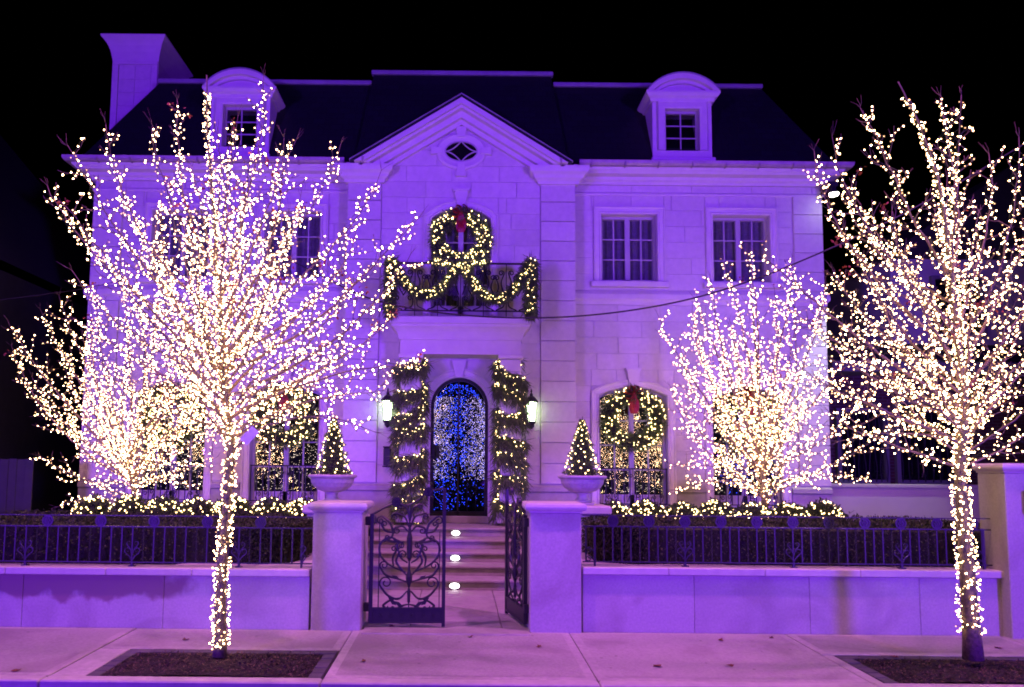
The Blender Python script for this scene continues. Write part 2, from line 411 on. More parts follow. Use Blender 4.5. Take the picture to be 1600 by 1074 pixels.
# ================================================================== THE SETTING
g = MB(); g.add([(-300,-300,-.16),(300,-300,-.16),(300,300,-.16),(-300,300,-.16)], [(0,1,2,3)])
struct(g.build('ground', M['asphalt']))
YC0, YC1, YW = 6.56, 6.72, 8.5           # kerb front, kerb back, garden wall face
ZS = .02                                 # pavement level at the kerb; rises to .06 at the wall
sw = struct(MB().box(-24, 24, YC1, 8.95, -.12, -.025).build('sidewalk', M['joint']))
kerb = MB()
kerbo = struct(MB().box(-24, 24, YC0+.02, YC1-.004, -.15, -.03).build('kerb', M['joint']))
for i in range(-7, 8):
    x = i*2.44-1.2
    MB().bbox(x+.004, x+2.436, YC0, YC1-.006, -.14, .025, .012).build('kerb_stone', M['curb'], kerbo)
def slope(y): return ZS + (y-YC1)/(YW-YC1)*.045
def slabpiece(x0, x1, y0, y1, border=.10, rnd=random.Random(5)):
    dz = rnd.uniform(-.002, .002); e = .006
    mb = MB(); a, b_, c, d = x0+e, x1-e, y0+e, y1-e
    z0, z1 = slope(c)+dz, slope(d)+dz
    V = [(a,c,z0-.004),(b_,c,z0-.004),(b_,d,z1-.004),(a,d,z1-.004)]
    i = .012
    V += [(a+i,c+i,z0),(b_-i,c+i,z0),(b_-i,d-i,z1),(a+i,d-i,z1)]
    V += [(a,c,-.03),(b_,c,-.03),(b_,d,-.03),(a,d,-.03)]
    F_ = [(4,5,6,7)]
    for k in range(4):
        j = (k+1) % 4; F_ += [(k,j,j+4,k+4),(k+8,j+8,j,k)]
    so = mb.add(V, F_).build('paving_slab', M['concrete'], sw)
    if x1-x0 > .6:
        i = .085; q = .0018
        MB().add([(a+i,c+i,slope(c+i)+dz+q),(b_-i,c+i,slope(c+i)+dz+q),(b_-i,d-i,slope(d-i)+dz+q),(a+i,d-i,slope(d-i)+dz+q)], [(0,1,2,3)]).build('brushed_field', M['brushed'], so)
PITS = [(-3.32, -1.22), (3.80, 5.90)]
xs = [-1.2+2.44*i for i in range(-7, 9)]
for i in range(len(xs)-1):
    x0, x1 = xs[i], xs[i+1]
    pit = [p for p in PITS if x0-.2 < p[0] and p[1] < x1+.2]
    if pit:
        p = pit[0]; slabpiece(x0, x1, 7.64, YW-.004)
        if p[0]-x0 > .05: slabpiece(x0, p[0], YC1, 7.64)
        if x1-p[1] > .05: slabpiece(p[1], x1, YC1, 7.64)
    else:
        slabpiece(x0, x1, YC1, YW-.004)
# garden beds behind the walls and the stone walk
struct(MB().box(-9.0, -2.45, 8.72, 14.9, -.1, .70).build('garden_bed', M['soil']))
struct(MB().box(2.35, 7.6, 8.72, 14.9, -.1, .74).build('garden_bed', M['soil']))
walk = struct(MB().box(-2.45, 2.35, 8.5, 14.5, -.1, .045).build('walkway', M['joint']))
rnd = random.Random(3)
for i in range(4):
    for j in range(3):
        x0 = -1.62+j*1.06; y0 = 8.62+i*.70
        MB().bbox(x0+.004, x0+1.056, y0+.004, y0+.696, .0, .068, .006).build('flagstone', M['step'], walk)
MB().bbox(-1.08, .80, 8.30, 8.61, .0, .075, .008).build('threshold_stone', M['step'], walk)
# paved aprons that round off the beds next to the gate piers
for sx, xa, xb, zt in ((-1, -2.45, -1.62, .712), (1, 1.42, 2.35, .752)):
    poly = [(xa, 8.66), (xb, 8.66), (xb, 11.2), (xa, 11.2)]
    struct(MB().slab(poly, .05, zt).build('stone_apron', M['coping']))
for sx in (-1, 1):
    xo = -2.46 if sx < 0 else 2.36; zt = .716 if sx < 0 else .756
    pts = [(xo, 8.66)] + [(xo+sx*1.0*math.cos(a), 8.66+.85*math.sin(a)) for a in [k*PI/2/8 for k in range(9)]]
    if sx < 0: pts = pts[::-1]
    struct(MB().slab(pts, .5, zt).build('stone_apron', M['coping']))

# ================================================================== MANSION
CX = -.03
house = thing('mansion', 'pale limestone mansion with dark mansard roof, central gable and violet floodlighting', 'house', (CX, 14.9, 0))
YB, YWG = 14.5, 14.9                       # bay face and wing face (backing faces lie 12 mm behind the blocks)
XL, XR, BL, BR = -7.65, 7.45, -2.31, 2.26
ARCH = {}
def arc_top(xa, xb, zs, rise):
    """height of a segmental or round arch head over x"""
    w = (xb-xa)/2; c = (xa+xb)/2
    if rise <= 0: return lambda x: zs
    rr = (w*w+rise*rise)/(2*rise)
    return lambda x: zs + math.sqrt(max(rr*rr-(x-c)**2, 0)) - (rr-rise)
def arch_pts(xa, xb, zs, rise, n=16):
    f = arc_top(xa, xb, zs, rise)
    return [(xa+(xb-xa)*(.5-.5*math.cos(PI*i/n)), f(xa+(xb-xa)*(.5-.5*math.cos(PI*i/n)))) for i in range(n+1)]
def backing(mb, x0, x1, z0, z1, y0, y1, ops):
    """wall with real openings; ops = (xa, xb, za, zs, rise)"""
    cols = sorted(set((o[0], o[1]) for o in ops)); x = x0
    for xa, xb in cols:
        if xa > x: mb.box(x, xa, y0, y1, z0, z1)
        os_ = sorted([o for o in ops if (o[0], o[1]) == (xa, xb)], key=lambda o: o[2]); z = z0; head = None
        for o in os_+[None]:
            zt = o[2] if o else z1
            if head is None:
                if zt > z: mb.box(xa, xb, y0, y1, z, zt)
            else:
                ap = arch_pts(xa, xb, head[3], head[4]) if head[4] > 0 else [(xa, head[3]), (xb, head[3])]
                for k in range(len(ap)-1):
                    mb.prism([ap[k], ap[k+1], (ap[k+1][0], zt), (ap[k][0], zt)], y0, y1)
            if o: head = o; z = o[3]
        x = xb
    if x < x1: mb.box(x, x1, y0, y1, z0, z1)
wall = MB()
G_W = [(2.80, 4.19), (5.10, 6.49)]; U_W = [(2.87, 4.03), (5.18, 6.36)]
def mir(a): return (-a[1]-.06, -a[0]-.06)
GZ0, GZS, GRISE = 1.05, 3.42, .17
UZ0, UZ1 = 5.77, 7.20
for side in (1, -1):
    g_ = G_W if side > 0 else [mir(w) for w in G_W][::-1]; u_ = U_W if side > 0 else [mir(w) for w in U_W][::-1]
    xa, xb = (BR-.06, XR) if side > 0 else (XL, BL+.06)
    backing(wall, xa, xb, 0, 5.3, YWG, YWG+.3, [(a, b, GZ0, GZS, GRISE) for a, b in g_])
    backing(wall, xa, xb, 5.3, 8.1, YWG, YWG+.3, [(a, b, UZ0, UZ1, 0) for a, b in u_])
DX0, DX1, DZ0, DZS = -.60, .55, .98, 3.14
AX0, AX1, AZ0, AZS = -.63, .57, 4.75, 6.93
backing(wall, BL, BR, 0, 4.75, YB, YB+.3, [(DX0, DX1, DZ0, DZS, (DX1-DX0)/2)])
backing(wall, BL, BR, 4.75, 7.75, YB, YB+.3, [(AX0, AX1, AZ0, AZS, .22)])
GX = -.04
def gslope(x): return 9.29 - abs(x-GX)*(9.29-7.97)/2.12
wall.prism([(BL, 7.75), (BR, 7.75), (GX+1.98, 7.95), (GX, 9.18), (GX-1.98, 7.95)], YB, YB+.3)
wall.box(BL, BL+.3, YB+.3, YWG+.3, 0, 7.9); wall.box(BR-.3, BR, YB+.3, YWG+.3, 0, 7.9)
wall.box(XL, XL+.3, YWG+.3, 23, 0, 8.1); wall.box(XR-.3, XR, YWG+.3, 23, 0, 8.1); wall.box(XL, XR, 23, 23.3, 0, 8.1)
wallo = wall.build('wall', M['joint'], house, fix=False)
wallo['label'] = 'limestone ashlar walls of the mansion'
# --- stone blocks
def block(x0, x1, z0, z1, y, t, bot=None, top=None, m='lime', name='stone_block', j=.0045):
    x0 += j; x1 -= j; z0 += j; z1 -= j
    if x1-x0 < .03: return
    if bot is None and top is None:
        P = [(x0,z0),(x1,z0),(x1,z1),(x0,z1)]
    else:
        n = 10; X = [x0+(x1-x0)*k/n for k in range(n+1)]
        B = [max(z0, bot(x)) if bot else z0 for x in X]; T = [min(z1, top(x)) if top else z1 for x in X]
        K = [k for k in range(n+1) if T[k]-B[k] > .012]
        if len(K) < 2: return
        P = [(X[k], B[k]) for k in K] + [(X[k], T[k]) for k in reversed(K)]
    mb = MB(); cxm = sum(p[0] for p in P)/len(P); czm = sum(p[1] for p in P)/len(P); n = len(P); e = .004
    V = [(a+(cxm-a)*min(e/max(abs(cxm-a), .05), .3), y-t, b+(czm-b)*min(e/max(abs(czm-b), .05), .3)) for a, b in P] + [(a, y-t+e, b) for a, b in P] + [(a, y+.004, b) for a, b in P]
    F_ = [tuple(range(n))]
    for k in range(n):
        k2 = (k+1) % n; F_ += [(k, k+n, k2+n, k2), (k+n, k+2*n, k2+2*n, k2+n)]
    mb.add(V, F_).build(name, M[m], wallo, fix=False)
rb = random.Random(11)
def courses(x0, x1, z0, z1, rows, y, ops, blen=.92, t=.014, top=None):
    """ops = (xa, xb, za, zb_spring, archfn or None) outer outline of the surround"""
    h = (z1-z0)/rows
    for r in range(rows):
        a, b = z0+r*h, z0+(r+1)*h; off = (blen/2 if r % 2 else 0) + rb.uniform(-.08, .08)
        cuts = [x0]; x = x0+off+(.0 if off > .25 else blen)
        while x < x1-.22: cuts.append(x); x += blen*rb.uniform(.9, 1.1)
        cuts.append(x1)
        for k in range(len(cuts)-1):
            segs = [(cuts[k], cuts[k+1])]
            bots = []
            for (xa, xb, za, zb, fn) in ops:
                if b <= za+.01: continue
                if fn is None:
                    if a >= zb-.01: continue
                elif a >= fn((xa+xb)/2)-.01: continue
                new = []
                for (p, q) in segs:
                    if q <= xa or p >= xb: new.append((p, q)); continue
                    if p < xa: new.append((p, xa))
                    if q > xb: new.append((xb, q))
                    if fn is not None and b > zb+.01:
                        bots.append((max(p, xa), min(q, xb), fn))
                    elif fn is None and b > zb+.02 and a < zb: bots.append((max(p, xa), min(q, xb), (lambda zz: (lambda x: zz))(zb)))
                segs = new
            tp = None
            for (p, q) in segs: block(p, q, a, b, y, t+rb.uniform(-.002, .003), top=top)
            for (p, q, fn) in bots:
                if q-p > .03: block(p, q, a, b, y, t, bot=fn, top=top)
for side in (1, -1):
    g_ = G_W if side > 0 else [mir(w) for w in G_W][::-1]; u_ = U_W if side > 0 else [mir(w) for w in U_W][::-1]
    xa, xb = (BR+.002, XR-.62) if side > 0 else (XL+.62, BL-.002)
    og = [(a-.15, b+.15, 0, GZS+.13, arc_top(a-.15, b+.15, GZS+.11, GRISE+.02)) for a, b in g_]
    ou = [(a-.15, b+.15, UZ0-.12, UZ1+.13, None) for a, b in u_]
    courses(xa, xb, 1.62, 5.28, 11, YWG, og); courses(xa, xb, 5.60, 7.62, 6, YWG, ou)
    # corner quoins
    for k in range(9):
        x_ = (XR-.62, XR+.02) if side > 0 else (XL-.02, XL+.62)
        block(x_[0], x_[1], 1.62+k*.4067, 1.62+(k+1)*.4067, YWG, .045, name='quoin', j=.007)
    for k in range(5):
        x_ = (XR-.60, XR+.01) if side > 0 else (XL-.01, XL+.60)
        block(x_[0], x_[1], 5.60+k*.404, 5.60+(k+1)*.404, YWG, .04, name='quoin', j=.007)
    # frieze under the cornice
    x = xa
    while x < (XR if side > 0 else BL)-.05:
        x2 = min(x+1.25, XR if side > 0 else BL-.002); block(max(x, xa), x2, 7.66, 7.82, YWG, .02); x = x2
        if side < 0 and x >= BL-.01: break
QL, QR = -1.64, 1.57
courses(QL, QR, 1.62, 4.75, 9, YB, [(DX0-.16, DX1+.16, 0, DZS, arc_top(DX0-.16, DX1+.16, DZS, (DX1-DX0)/2+.16))])
courses(QL, QR, 4.75, 7.70, 9, YB, [(AX0-.15, AX1+.15, 0, AZS+.11, arc_top(AX0-.15, AX1+.15, AZS+.08, .24))])
OVC, OVA, OVB = (GX, 8.33), .34, .22
courses(BL+.3, BR-.3, 7.70, 9.02, 4, YB, [], top=lambda x: gslope(x)-.34, t=.014)
for k in range(15):
    h = .405
    block(BL-.015, QL, 1.62+k*h, 1.62+(k+1)*h, YB, .05, name='quoin', j=.0075)
    block(QR, BR+.015, 1.62+k*h, 1.62+(k+1)*h, YB, .05, name='quoin', j=.0075)
# --- plinth, belt course, cornices
pl = [(0,0),(.07,0),(.07,1.46),(.11,1.48),(.11,1.56),(.05,1.60),(0,1.60)]
MB().sweep([(BL, YWG+.1), (BL, YB), (DX0-.19, YB)], pl).build('plinth', M['plinth'], house, fix=False)
MB().sweep([(DX1+.19, YB), (BR, YB), (BR, YWG+.1)], pl).build('plinth', M['plinth'], house, fix=False)
for side in (1, -1):
    g_ = G_W if side > 0 else [mir(w) for w in G_W][::-1]
    cuts = [BR+.12 if side > 0 else XL] + [v for a, b in g_ for v in (a-.17, b+.17)] + [XR if side > 0 else BL-.12]
    for k in range(0, len(cuts), 2):
        MB().sweep([(cuts[k], YWG), (cuts[k+1], YWG)], pl).build('plinth', M['plinth'], house, fix=False)
belt = [(0,5.29),(.04,5.29),(.05,5.36),(.09,5.40),(.09,5.50),(.06,5.55),(.03,5.59),(0,5.59)]
MB().sweep([(XL, 20), (XL, YWG), (BL-.04, YWG)], belt).build('belt_course', M['limeplain'], house)
MB().sweep([(BR+.04, YWG), (XR, YWG), (XR, 20)], belt).build('belt_course', M['limeplain'], house)
corn = [(0,7.82),(.05,7.82),(.07,7.87),(.12,7.90),(.14,7.95),(.27,7.97),(.29,8.00),(.33,8.03),(.36,8.08),(.36,8.12),(0,8.12)]
bead = [(0,7.60),(.035,7.60),(.045,7.625),(.035,7.65),(0,7.65)]
gut = [(.365,8.07),(.44,8.07),(.47,8.11),(.48,8.17),(.45,8.17),(.43,8.125),(.365,8.125)]
for nm, prof, m_ in (('cornice', corn, 'limeplain'), ('frieze_bead', bead, 'limeplain'), ('gutter', gut, 'copper')):
    e = 0 if nm != 'gutter' else .0
    MB().sweep([(XL, 21), (XL, YWG), (BL-(.0 if nm != 'gutter' else .1), YWG)], prof).build(nm, M[m_], house)
    MB().sweep([(BR+(.0 if nm != 'gutter' else .1), YWG), (XR, YWG), (XR, 21)], prof).build(nm, M[m_], house)
for k in range(8):                                        # gutter straps
    for x in (BR+.35+k*.68, BL-.35-k*.68):
        MB().box(x-.012, x+.012, YWG-.49, YWG-.362, 8.05, 8.14).build('gutter_strap', M['copper'], house)
ret = [(0,7.64),(.05,7.64),(.07,7.70),(.13,7.74),(.16,7.80),(.22,7.84),(.24,7.92),(.24,7.96),(0,7.96)]
MB().sweep([(BL-.02, YWG-.38), (BL-.02, YB-.05), (QL+.0, YB-.05), (QL, YB+.1)], ret).build('cornice_return', M['limeplain'], house)
MB().sweep([(QR, YB+.1), (QR, YB-.05), (BR+.02, YB-.05), (BR+.02, YWG-.38)], ret).build('cornice_return', M['limeplain'], house)
gut2 = [(.245,7.93),(.33,7.93),(.36,7.98),(.37,8.05),(.34,8.05),(.32,7.99),(.245,7.99)]
MB().sweep([(BL-.02, YWG-.5), (BL-.02, YB-.05), (BL+.30, YB-.05)], gut2).build('gutter', M['copper'], house)
MB().sweep([(BR-.30, YB-.05), (BR+.02, YB-.05), (BR+.02, YWG-.5)], gut2).build('gutter', M['copper'], house)
# gable rake mouldings
def rake(o0, o1, y):
    """band parallel to the rake between normal offsets o0 and o1 below the outer edge"""
    a = math.atan2(9.29-7.97, 2.12); n = Vector((math.sin(a), -math.cos(a)))
    for s_ in (-1, 1):
        def P(o, end):
            base = Vector((GX+s_*2.12, 7.97)) if end else Vector((GX, 9.29))
            if end:
                z = 7.965; x_o = base.x - s_*(o/math.sin(a)); return (x_o, z)
            return (GX, 9.29-o/math.cos(a))
        poly = [P(o0, 1), P(o0, 0), P(o1, 0), P(o1, 1)]
        yield poly
for o0, o1, y in ((0, .10, 14.10), (.10, .15, 14.17), (.15, .27, 14.30), (.27, .36, 14.40)):
    for poly in rake(o0, o1, y):
        MB().prism(poly, y, YB+.05).build('rake_moulding', M['limeplain'], house)
# gable roof running back into the mansard
a_ = [(GX-2.20, 7.97), (GX, 9.335), (GX+2.20, 7.97), (GX+2.12, 7.97), (GX, 9.29), (GX-2.12, 7.97)]
gr = MB()
gr.prism([a_[5], a_[4], a_[1], a_[0]], 14.08, 17); gr.prism([a_[4], a_[3], a_[2], a_[1]], 14.08, 17)
groof = gr.build('gable_roof', M['slate'], house)
for s_ in (-1, 1):
    MB().prism([(GX+s_*2.21, 7.985), (GX, 9.36), (GX, 9.34), (GX+s_*2.21, 7.965)], 14.06, 14.14).build('flashing', M['lead'], groof)
# oval window
ov = part('oval_window', house, (OVC[0], YB, OVC[1]))
def ell(a, b, n=32): return [(OVC[0]+a*math.cos(2*PI*k/n), OVC[1]+b*math.sin(2*PI*k/n)) for k in range(n)]
MB().sweepz(ell(OVA, OVB), [(-.16, YB-.012), (-.16, YB-.05), (-.12, YB-.07), (-.05, YB-.05), (.0, YB-.045), (.0, YB+.0)], True).build('surround', M['limeplain'], ov)
MB().prism(ell(OVA, OVB), YB-.018, YB+.0).build('dark_reveal', M['darkroom'], ov)
MB().prism(ell(OVA-.02, OVB-.02), YB-.026, YB-.022).build('pane', M['glass'], ov)
MB().sweepz(ell(OVA, OVB), [(.0, YB-.03), (.0, YB-.05), (.025, YB-.05), (.025, YB-.03)], True).build('frame', M['frame'], ov)
for sx in (-1, 1):
    for sz in (-1, 1):
        P = [(OVC[0]+sx*OVA*(1-t)**1.0*.98 if True else 0, YB-.036, OVC[1]+sz*OVB*.98*(t**1.9)) for t in [k/8 for k in range(9)]]
        MB().tube(P, .013, 5).build('muntin', M['frame'], ov)
for (dx, dz, w0, w1, hh, hor) in ((0, .40, .075, .11, .22, 0), (0, -.40, .075, .10, .26, 0), (.50, 0, .055, .08, .22, 1), (-.50, 0, .055, .08, .22, 1)):
    cx_, cz_ = OVC[0]+dx, OVC[1]+dz; s_ = 1 if (dz > 0 or dx > 0) else -1
    if hor: P = [(cx_-s_*hh/2, cz_-w0), (cx_+s_*hh/2, cz_-w1), (cx_+s_*hh/2, cz_+w1), (cx_-s_*hh/2, cz_+w0)]
    else: P = [(cx_-w0, cz_-s_*hh/2), (cx_-w1, cz_+s_*hh/2), (cx_+w1, cz_+s_*hh/2), (cx_+w0, cz_-s_*hh/2)]
    MB().prism(P, YB-.085, YB-.01).build('keystone', M['limeplain'], ov)

# --- windows
def surround_path(xa, xb, z0, zs, rise):
    p = [(xa, z0)]
    p += arch_pts(xa, xb, zs, rise, 18) if rise > 0 else [(xa, zs), (xb, zs)]
    return p + [(xb, z0)]
def window(xa, xb, z0, zs, rise, yw, cols, rows, key=True, sill=True, panel=0.0, curtain=False, name='window'):
    w = part(name, house, ((xa+xb)/2, yw, z0))
    prof = [(0, yw+.02), (0, yw-.05), (.03, yw-.065), (.05, yw-.045), (.11, yw-.05), (.13, yw-.075), (.155, yw-.07), (.155, yw+.0)]
    MB().sweepz(surround_path(xa, xb, z0 if not sill else z0, zs, rise), prof).build('surround', M['limeplain'], w)
    MB().sweepz(surround_path(xa, xb, z0, zs, rise), [(.03, yw-.01), (.03, yw+.305), (-.006, yw+.305), (-.006, yw-.01)]).build('reveal', M['limeplain'], w)
    if sill: MB().bbox(xa-.22, xb+.22, yw-.12, yw+.22, z0-.12, z0-.002, .01).build('sill', M['limeplain'], w)
    if key:
        zt = zs+rise; c = (xa+xb)/2
        MB().prism([(c-.075, zt-.01), (c+.075, zt-.01), (c+.135, zt+.33), (c-.135, zt+.33)], yw-.11, yw+.0).build('keystone', M['limeplain'], w)
        MB().prism([(c-.15, zt+.33), (c+.15, zt+.33), (c+.16, zt+.385), (c-.16, zt+.385)], yw-.125, yw+.0).build('keystone', M['limeplain'], w)
    yf = yw+.17; fr = .055; f = arc_top(xa, xb, zs, rise); c = (xa+xb)/2
    MB().sweepz(surround_path(xa, xb, z0, zs, rise), [(0, yf-.03), (0, yf+.05), (-fr, yf+.05), (-fr, yf-.03)]).build('frame', M['frame'], w)
    mb = MB(); mb.box(c-.05, c+.05, yf-.02, yf+.05, z0+.0, f(c)-fr); mb.build('meeting_stile', M['frame'], w)
    MB().box(xa+fr, xb-fr, yf-.02, yf+.05, z0+.0, z0+.085+panel).build('bottom_rail', M['frame'], w)
    zb = z0+.085+panel; zt = zs+ (0 if rise > 0 else -fr)
    for (p, q) in ((xa+fr, c-.05), (c+.05, xb-fr)):
        for k in range(1, cols):
            x = p+(q-p)*k/cols; MB().box(x-.013, x+.013, yf-.012, yf+.03, zb, f(x)-fr).build('muntin', M['frame'], w)
        for r in range(1, rows):
            z = zb+(zt-zb)*r/rows; MB().box(p, q, yf-.010, yf+.028, z-.012, z+.012).build('muntin', M['frame'], w)
        for k in range(cols):
            for r in range(rows):
                x0, x1 = p+(q-p)*k/cols+.013, p+(q-p)*(k+1)/cols-.013
                za, z1_ = zb+(zt-zb)*r/rows+.012, zb+(zt-zb)*(r+1)/rows-.012
                if r == rows-1 and rise > 0:
                    n = 5; X = [x0+(x1-x0)*i/n for i in range(n+1)]
                    P = [(x0, za), (x1, za)] + [(x, f(x)-fr) for x in reversed(X)]
                else: P = [(x0, za), (x1, za), (x1, z1_), (x0, z1_)]
                MB().prism(P, yf+.008, yf+.014).build('pane', M['glass'], w, fix=False)
    if curtain:
        mb = MB(); n = 40; V = []
        for i in range(n+1):
            x = xa+(xb-xa)*i/n; y = yf+.13+.02*math.sin(i*1.7)+.01*math.sin(i*.6)
            V += [(x, y, z0), (x, y, zs+rise)]
        mb.add(V, [(2*i, 2*i+2, 2*i+3, 2*i+1) for i in range(n)]).build('curtain', M['curtain'], w)
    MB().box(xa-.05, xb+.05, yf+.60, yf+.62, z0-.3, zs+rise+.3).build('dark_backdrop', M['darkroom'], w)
    return w
def balconet(w, xa, xb, yw, z0, z1):
    b = MB().box(xa+.0, xb-.0, yw+.02, yw+.045, z1-.025, z1).build('guard_rail', M['ironlite'], w)
    MB().box(xa, xb, yw+.022, yw+.043, z0+.05, z0+.07).build('guard_rail', M['ironlite'], w)
    n = 11
    for k in range(n+1):
        x = xa+.02+(xb-xa-.04)*k/n; MB().box(x-.009, x+.009, yw+.024, yw+.04, z0+.07, z1-.025).build('guard_bar', M['ironlite'], w)
    for k in range(6):
        x = xa+.12+(xb-xa-.24)*k/5
        P = curl2([(x, z0+.10), (x+.03, z0+.2)], .045, 1.3, 1 if k % 2 else -1)
        MB().tube([(p.x, yw+.03, p.y) for p in P], .0095, 4).build('guard_scroll', M['ironlite'], w)
        P = curl2([(x, z1-.08), (x+.03, z1-.16)], .04, 1.3, -1 if k % 2 else 1)
        MB().tube([(p.x, yw+.03, p.y) for p in P], .0095, 4).build('guard_scroll', M['ironlite'], w)
for side in (1, -1):
    for a, b in (G_W if side > 0 else [mir(w) for w in G_W]):
        w = window(a, b, GZ0, GZS, GRISE, YWG, 2, 4, panel=.28); balconet(w, a, b, YWG, GZ0+.12, 1.95)
    for a, b in (U_W if side > 0 else [mir(w) for w in U_W]):
        window(a, b, UZ0, UZ1, 0, YWG, 2, 3, key=False, curtain=True)
window(AX0, AX1, AZ0, AZS, .22, YB, 2, 4, key=True, sill=False, panel=.35, curtain=True, name='balcony_window')

# --- front door
door = part('door', house, (GX, YB, DZ0))
rr = (DX1-DX0)/2
MB().sweepz(surround_path(DX0, DX1, DZ0, DZS, rr), [(0, YB+.02), (0, YB-.04), (.03, YB-.06), (.05, YB-.04), (.12, YB-.045), (.14, YB-.07), (.165, YB-.065), (.165, YB)]).build('surround', M['limeplain'], door)
MB().sweepz(surround_path(DX0, DX1, DZ0, DZS, rr), [(.03, YB-.01), (.03, YB+.305), (-.006, YB+.305), (-.006, YB-.01)]).build('reveal', M['limeplain'], door)
MB().prism([(GX-.07, 3.70), (GX+.07, 3.70), (GX+.14, 4.03), (GX-.14, 4.03)], YB-.12, YB).build('keystone', M['limeplain'], door)
MB().sweepz(surround_path(DX0, DX1, DZ0, DZS, rr), [(0, YB+.05), (0, YB+.13), (-.07, YB+.13), (-.07, YB+.05)]).build('frame', M['doorpaint'], door)
MB().box(GX-.02, GX+.012, YB+.06, YB+.12, DZ0, 3.66).build('meeting_stile', M['doorpaint'], door)
MB().box(DX0+.07, DX1-.07, YB+.06, YB+.12, DZ0, DZ0+.09).build('bottom_rail', M['doorpaint'], door)
fd = arc_top(DX0, DX1, DZS, rr)
for (p, q) in ((DX0+.07, GX-.02), (GX+.012, DX1-.07)):
    n = 8; X = [p+(q-p)*i/n for i in range(n+1)]
    MB().prism([(p, DZ0+.09), (q, DZ0+.09)] + [(x, max(fd(x)-.065, 1.2)) for x in reversed(X)], YB+.095, YB+.10).build('pane', M['dglass'], door)
    for k in range(1, 3):
        x = p+(q-p)*k/3; MB().tube([(x, YB+.08, DZ0+.09), (x, YB+.08, fd(x)-.08)], .006, 4).build('grille_bar', M['doorpaint'], door)
    c = (p+q)/2; sgn = 1 if c > GX else -1
    for z, h_, w_ in ((1.35, .3, .11), (1.75, .28, .12), (2.15, .3, .10), (2.55, .3, .12), (2.95, .25, .10), (3.2, .2, .08)):
        for s_ in (-1, 1):
            P = curl2([(c, z), (c+s_*w_*.6, z+h_*.35), (c+s_*w_, z+h_*.6)], .05, 1.1, s_)
            MB().tube([(v.x, YB+.082, v.y) for v in P if p < v.x < q], .005, 4).build('grille_scroll', M['doorpaint'], door)
    MB().tube([(p, YB+.08, 1.95), (q, YB+.08, 1.95)], .006, 4).build('grille_bar', M['doorpaint'], door)
    MB().tube([(p, YB+.08, 2.9), (q, YB+.08, 2.9)], .006, 4).build('grille_bar', M['doorpaint'], door)
MB().bbox(DX0+.03, DX0+.19, YB+.01, YB+.058, 2.10, 2.37, .01).build('lock_plate', M['doorpaint'], door)
MB().tube([(DX0+.13, YB-.02, 2.12), (DX0+.13, YB-.03, 2.22), (DX0+.13, YB-.02, 2.34)], .012, 6).build('handle', M['doorpaint'], door)
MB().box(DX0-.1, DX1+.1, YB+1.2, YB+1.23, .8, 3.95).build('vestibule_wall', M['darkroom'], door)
MB().bbox(DX0-.02, DX1+.02, YB-.04, YB+.3, .85, DZ0+.004, .008).build('sill', M['plinth'], door)

# --- portico: columns, lintel, balcony
por = part('portico', house, (GX, 13.85, .9))
CXL, CXR, CY0, CY1 = (-1.15, -.76), (.74, 1.13), 13.82, 14.16
for (p, q) in (CXL, CXR):
    MB().bbox(p, q, CY0, CY1, 1.12, 3.98, .012).build('column', M['limeplain'], por)
    MB().bbox(p-.05, q+.05, CY0-.05, CY1+.05, .90, 1.11, .015).build('column_base', M['limeplain'], por)
    MB().bbox(p-.04, q+.04, CY0-.04, CY1+.04, 3.985, 4.065, .012).build('column_capital', M['limeplain'], por)
bp = [(0,4.07),(0,4.34),(.025,4.345),(.025,4.375),(.04,4.42),(.07,4.49),(.12,4.55),(.155,4.575),(.165,4.60),(.165,4.62),(.20,4.63),(.20,4.745),(.185,4.765),(-.06,4.765),(-.06,4.07)]
MB().sweep([(-1.16, YB-.002), (-1.16, 13.84), (1.13, 13.84), (1.13, YB-.002)], bp).build('balcony_cornice', M['limeplain'], por)
MB().box(-1.12, 1.09, 13.88, YB-.003, 4.085, 4.755).build('balcony_slab', M['limeplain'], por)
# balcony railing
rail = part('balcony_railing', house, (GX, 13.7, 4.77))
RX0, RX1, RY, RZ0, RZ1 = -1.32, 1.27, 13.68, 4.80, 5.80
MB().box(RX0, RX1, RY-.018, RY+.018, RZ1-.03, RZ1).build('top_rail', M['ironlite'], rail)
MB().box(RX0, RX1, RY-.012, RY+.012, RZ0+.06, RZ0+.085).build('bottom_rail', M['ironlite'], rail)
for x in (RX0, RX1):
    MB().box(x-.016, x+.016, RY+.02, YB-.06, RZ1-.028, RZ1-.002).build('top_rail', M['ironlite'], rail)
    MB().box(x-.010, x+.010, RY+.02, YB-.06, RZ0+.06, RZ0+.08).build('bottom_rail', M['ironlite'], rail)
    MB().box(x-.035, x+.035, RY-.035, RY+.035, RZ0-.03, RZ1+.03).build('corner_post', M['ironlite'], rail)
    for k in range(1, 6):
        y = RY+(YB-.06-RY)*k/6; MB().box(x-.007, x+.007, y-.007, y+.007, RZ0+.08, RZ1-.03).build('bar', M['ironlite'], rail)
for k in range(1, 6):
    x = RX0+(RX1-RX0)*k/6; MB().box(x-.008, x+.008, RY-.012, RY+.012, RZ0-.03, RZ1-.03).build('bar', M['ironlite'], rail)
